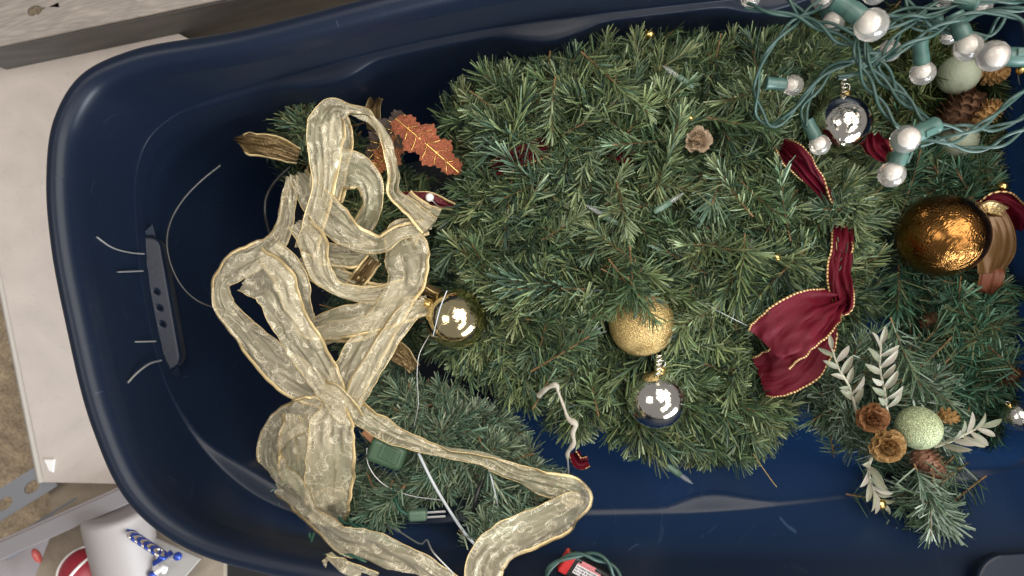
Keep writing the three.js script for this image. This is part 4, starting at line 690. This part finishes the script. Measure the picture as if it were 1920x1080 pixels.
// ------------------------------------------------------------------ clear box at the bottom left corner and what lies in it
{
  const A = P(-90, 1062, 0.02), B = P(330, 876, 0.02), d = B.clone().sub(A), len = d.length(), t = thing('clear_storage_box', 'clear plastic storage box at the lower left corner', 'storage box', A); t.rotation.y = Math.atan2(-d.z, d.x);
  const wallM = phy({ color: lin(0.7, 0.66, 0.68), roughness: 0.3, transmission: 0.7, thickness: 0, ior: 1.45 });
  part('back_wall', new RoundedBoxGeometry(len, 0.22, 0.003, 2, 0.001).translate(len / 2, -0.11, 0), wallM, t);
  part('rim', new RoundedBoxGeometry(len, 0.006, 0.026, 3, 0.0025).translate(len / 2, 0.002, 0.008), phy({ color: lin(0.42, 0.39, 0.4), roughness: 0.3, transmission: 0.55, thickness: 0 }), t);
  part('rim_lip', new RoundedBoxGeometry(len, 0.014, 0.003, 2, 0.001).translate(len / 2, -0.004, -0.006), wallM, t);
  part('left_wall', new RoundedBoxGeometry(0.003, 0.22, 0.4, 2, 0.001).translate(0, -0.11, 0.2), wallM, t);
  part('bottom', new RoundedBoxGeometry(len, 0.003, 0.4, 2, 0.001).translate(len / 2, -0.222, 0.2), phy({ color: lin(0.45, 0.41, 0.42), roughness: 0.4 }), t);
}
{
  const c = P(215, 955, 0.0), e = P(255, 1130, -0.03), R = 0.047, t = thing('white_candle', 'thick white pillar candle lying in the clear box', 'candle', c);
  const pr = [[0.0001, 0], [0.8, 0.001], [0.93, 0.003], [1, 0.01], [1, 0.2], [0.0001, 0.2]].map(([a, b]) => new THREE.Vector2(a * R, b));
  wpart('wax', along(new THREE.LatheGeometry(pr, 48), c, e), M.candle, t);
  wpart('wick', tubePts([c.clone(), c.clone().add(V(-0.002, 0.001, -0.006))], 0.001, 4), M.black, t);
}
{
  const c = P(165, 1078, -0.02), R = 0.042, t = thing('red_ornament', 'red ball ornament wrapped with white cords inside the clear box', 'ornament', c);
  part('ball', new THREE.SphereGeometry(R, 32, 20), M.red, t);
  for (const [a, b] of [[0, 0], [1.05, 0], [2.1, 0], [0, 1.2]]) part('white_cord', new THREE.TorusGeometry(R * 1.01, 0.0022, 6, 48).rotateY(a).rotateX(b + 0.3).rotateZ(0.4), M.white, t);
  part('white_knot', new THREE.DodecahedronGeometry(0.008, 1).translate(0.022, 0.03, 0.004), M.white, t);
  const r = thing('red_bulb', 'small translucent red bulb lying in the clear box', 'bulb', P(69, 1042, -0.03));
  part('glass', new THREE.SphereGeometry(0.006, 16, 12).scale(0.9, 1, 2.1).rotateY(0.5), phy({ color: lin(0.8, 0.18, 0.16), roughness: 0.25, transmission: 0.3, thickness: 0.01 }), r);
}
{
  const t = thing('blue_tinsel', 'blue and silver twisted tinsel beside the white candle', 'tinsel', P(275, 1010, 0.03)), pts = [], p2 = [];
  for (let i = 0; i <= 80; i++) { const f = i / 80, a = f * 30, q = P(THREE.MathUtils.lerp(246, 305, f), THREE.MathUtils.lerp(1002, 1040, f), 0.03); pts.push(q.clone().add(V(Math.cos(a) * 0.008, Math.sin(a) * 0.008, Math.cos(a) * 0.006))); p2.push(q.clone().add(V(-Math.cos(a) * 0.008, -Math.sin(a) * 0.008, -Math.cos(a) * 0.006))); }
  wpart('silver_strand', new THREE.TubeGeometry(new THREE.CatmullRomCurve3(pts), 160, 0.002, 6), M.silver, t); wpart('blue_strand', new THREE.TubeGeometry(new THREE.CatmullRomCurve3(p2), 160, 0.0024, 6), M.blue, t);
  const k = thing('grey_card', 'grey card lying beside the candle under the tote rim', 'card', P(330, 1055, -0.02));
  wpart('sheet', poly([[235, 985], [375, 1048], [330, 1100], [210, 1140]], -0.02, 0.003), M.greyCard, k);
  const bm = thing('black_sheet', 'black sheet showing under the tote rim at lower left', 'mat', P(390, 1075, -0.06));  // plain black sheet filling the dark area beside the card
  wpart('sheet', poly([[300, 1110], [365, 1030], [640, 1060], [640, 1150], [300, 1150]], -0.06, 0.004), M.black, bm);
  const b = thing('blue_strip', 'blue foil strip lying on the grey card', 'foil strip', P(295, 1048, -0.008));
  wpart('foil', poly([[268, 1066], [318, 1034], [322, 1040], [272, 1070]], -0.008, 0.003), M.blue, b);
  const w = thing('white_clip', 'white and blue clip lying lowest on the grey card', 'clip', P(300, 1070, 0.0));
  wpart('body', limb(trace([[285, 1080, 0], [296, 1070, 0], [309, 1064, 0], [306, 1074, 0]]), [0.003, 0.004, 0.005, 0.004], 8, 20), M.white, w);
  wpart('end', new THREE.SphereGeometry(0.006, 14, 10).translate(...P(286, 1078, 0.001).toArray()), M.blue, w);
  const j = thing('blue_bead', 'round blue bead next to the tote rim at lower left', 'bead', P(333, 1043, -0.004));
  part('ball', new THREE.SphereGeometry(0.0065, 20, 14), M.blue, j); part('stalk', new THREE.CylinderGeometry(0.0015, 0.002, 0.012, 8).rotateZ(1.2).translate(-0.006, -0.002, 0.004), M.wire, j);
}
// the glowing panels of the overhead lamps, outside the frame, placed for highlights in the baubles and on the tote
for (const [i, [x, y, z, w, d]] of UNSEEN_LAMPS.entries()) {
  const t = thing('unseen_ceiling_lamp', ['unseen ceiling lamp panel overhead, back left of four', 'unseen ceiling lamp panel overhead, back right of four', 'unseen ceiling lamp panel overhead, front left of four', 'unseen ceiling lamp panel overhead, front right of four', 'dimmer unseen ceiling lamp panel far over the left end, placed to light the tote handle', 'dimmer wide unseen ceiling lamp panel, placed to light the near ledge'][i], 'ceiling lamp', V(x, y, z));
  t.lookAt(V(x * 0.35, 0, z * 0.3));
  part('housing', new RoundedBoxGeometry(w + 0.04, d + 0.04, 0.05, 2, 0.008).translate(0, 0, -0.05), M.white, t);
  part('diffuser', new THREE.BoxGeometry(w, d, 0.004).translate(0, 0, -0.012), std({ color: lin(0.8, 0.8, 0.8), emissive: LAMP_COLOR, emissiveIntensity: 0.6, roughness: 0.6 }), t);
}
{
  const t = thing('unseen_doorway', 'unseen bright doorway out of view beyond the near side of the tote', 'doorway', V(...UNSEEN_DOOR.slice(0, 3)));  // out of view, placed to light the near wall and lower ribbon tails
  t.lookAt(V(0.45, 0.25, 0.2));
  part('frame', mergeGeometries([[0, UNSEEN_DOOR[4] / 2 + 0.04, UNSEEN_DOOR[3] + 0.16, 0.08], [0, -UNSEEN_DOOR[4] / 2 - 0.04, UNSEEN_DOOR[3] + 0.16, 0.08], [UNSEEN_DOOR[3] / 2 + 0.04, 0, 0.08, UNSEEN_DOOR[4]], [-UNSEEN_DOOR[3] / 2 - 0.04, 0, 0.08, UNSEEN_DOOR[4]]].map(([x, y, w, h]) => new THREE.BoxGeometry(w, h, 0.08).translate(x, y, -0.05))), M.white, t);
  part('daylight_pane', new THREE.BoxGeometry(UNSEEN_DOOR[3], UNSEEN_DOOR[4], 0.004).translate(0, 0, -0.012), std({ color: lin(0.8, 0.8, 0.8), emissive: DOOR_COLOR, emissiveIntensity: 0.6, roughness: 0.6 }), t);
}
renderer.render(scene, camera);
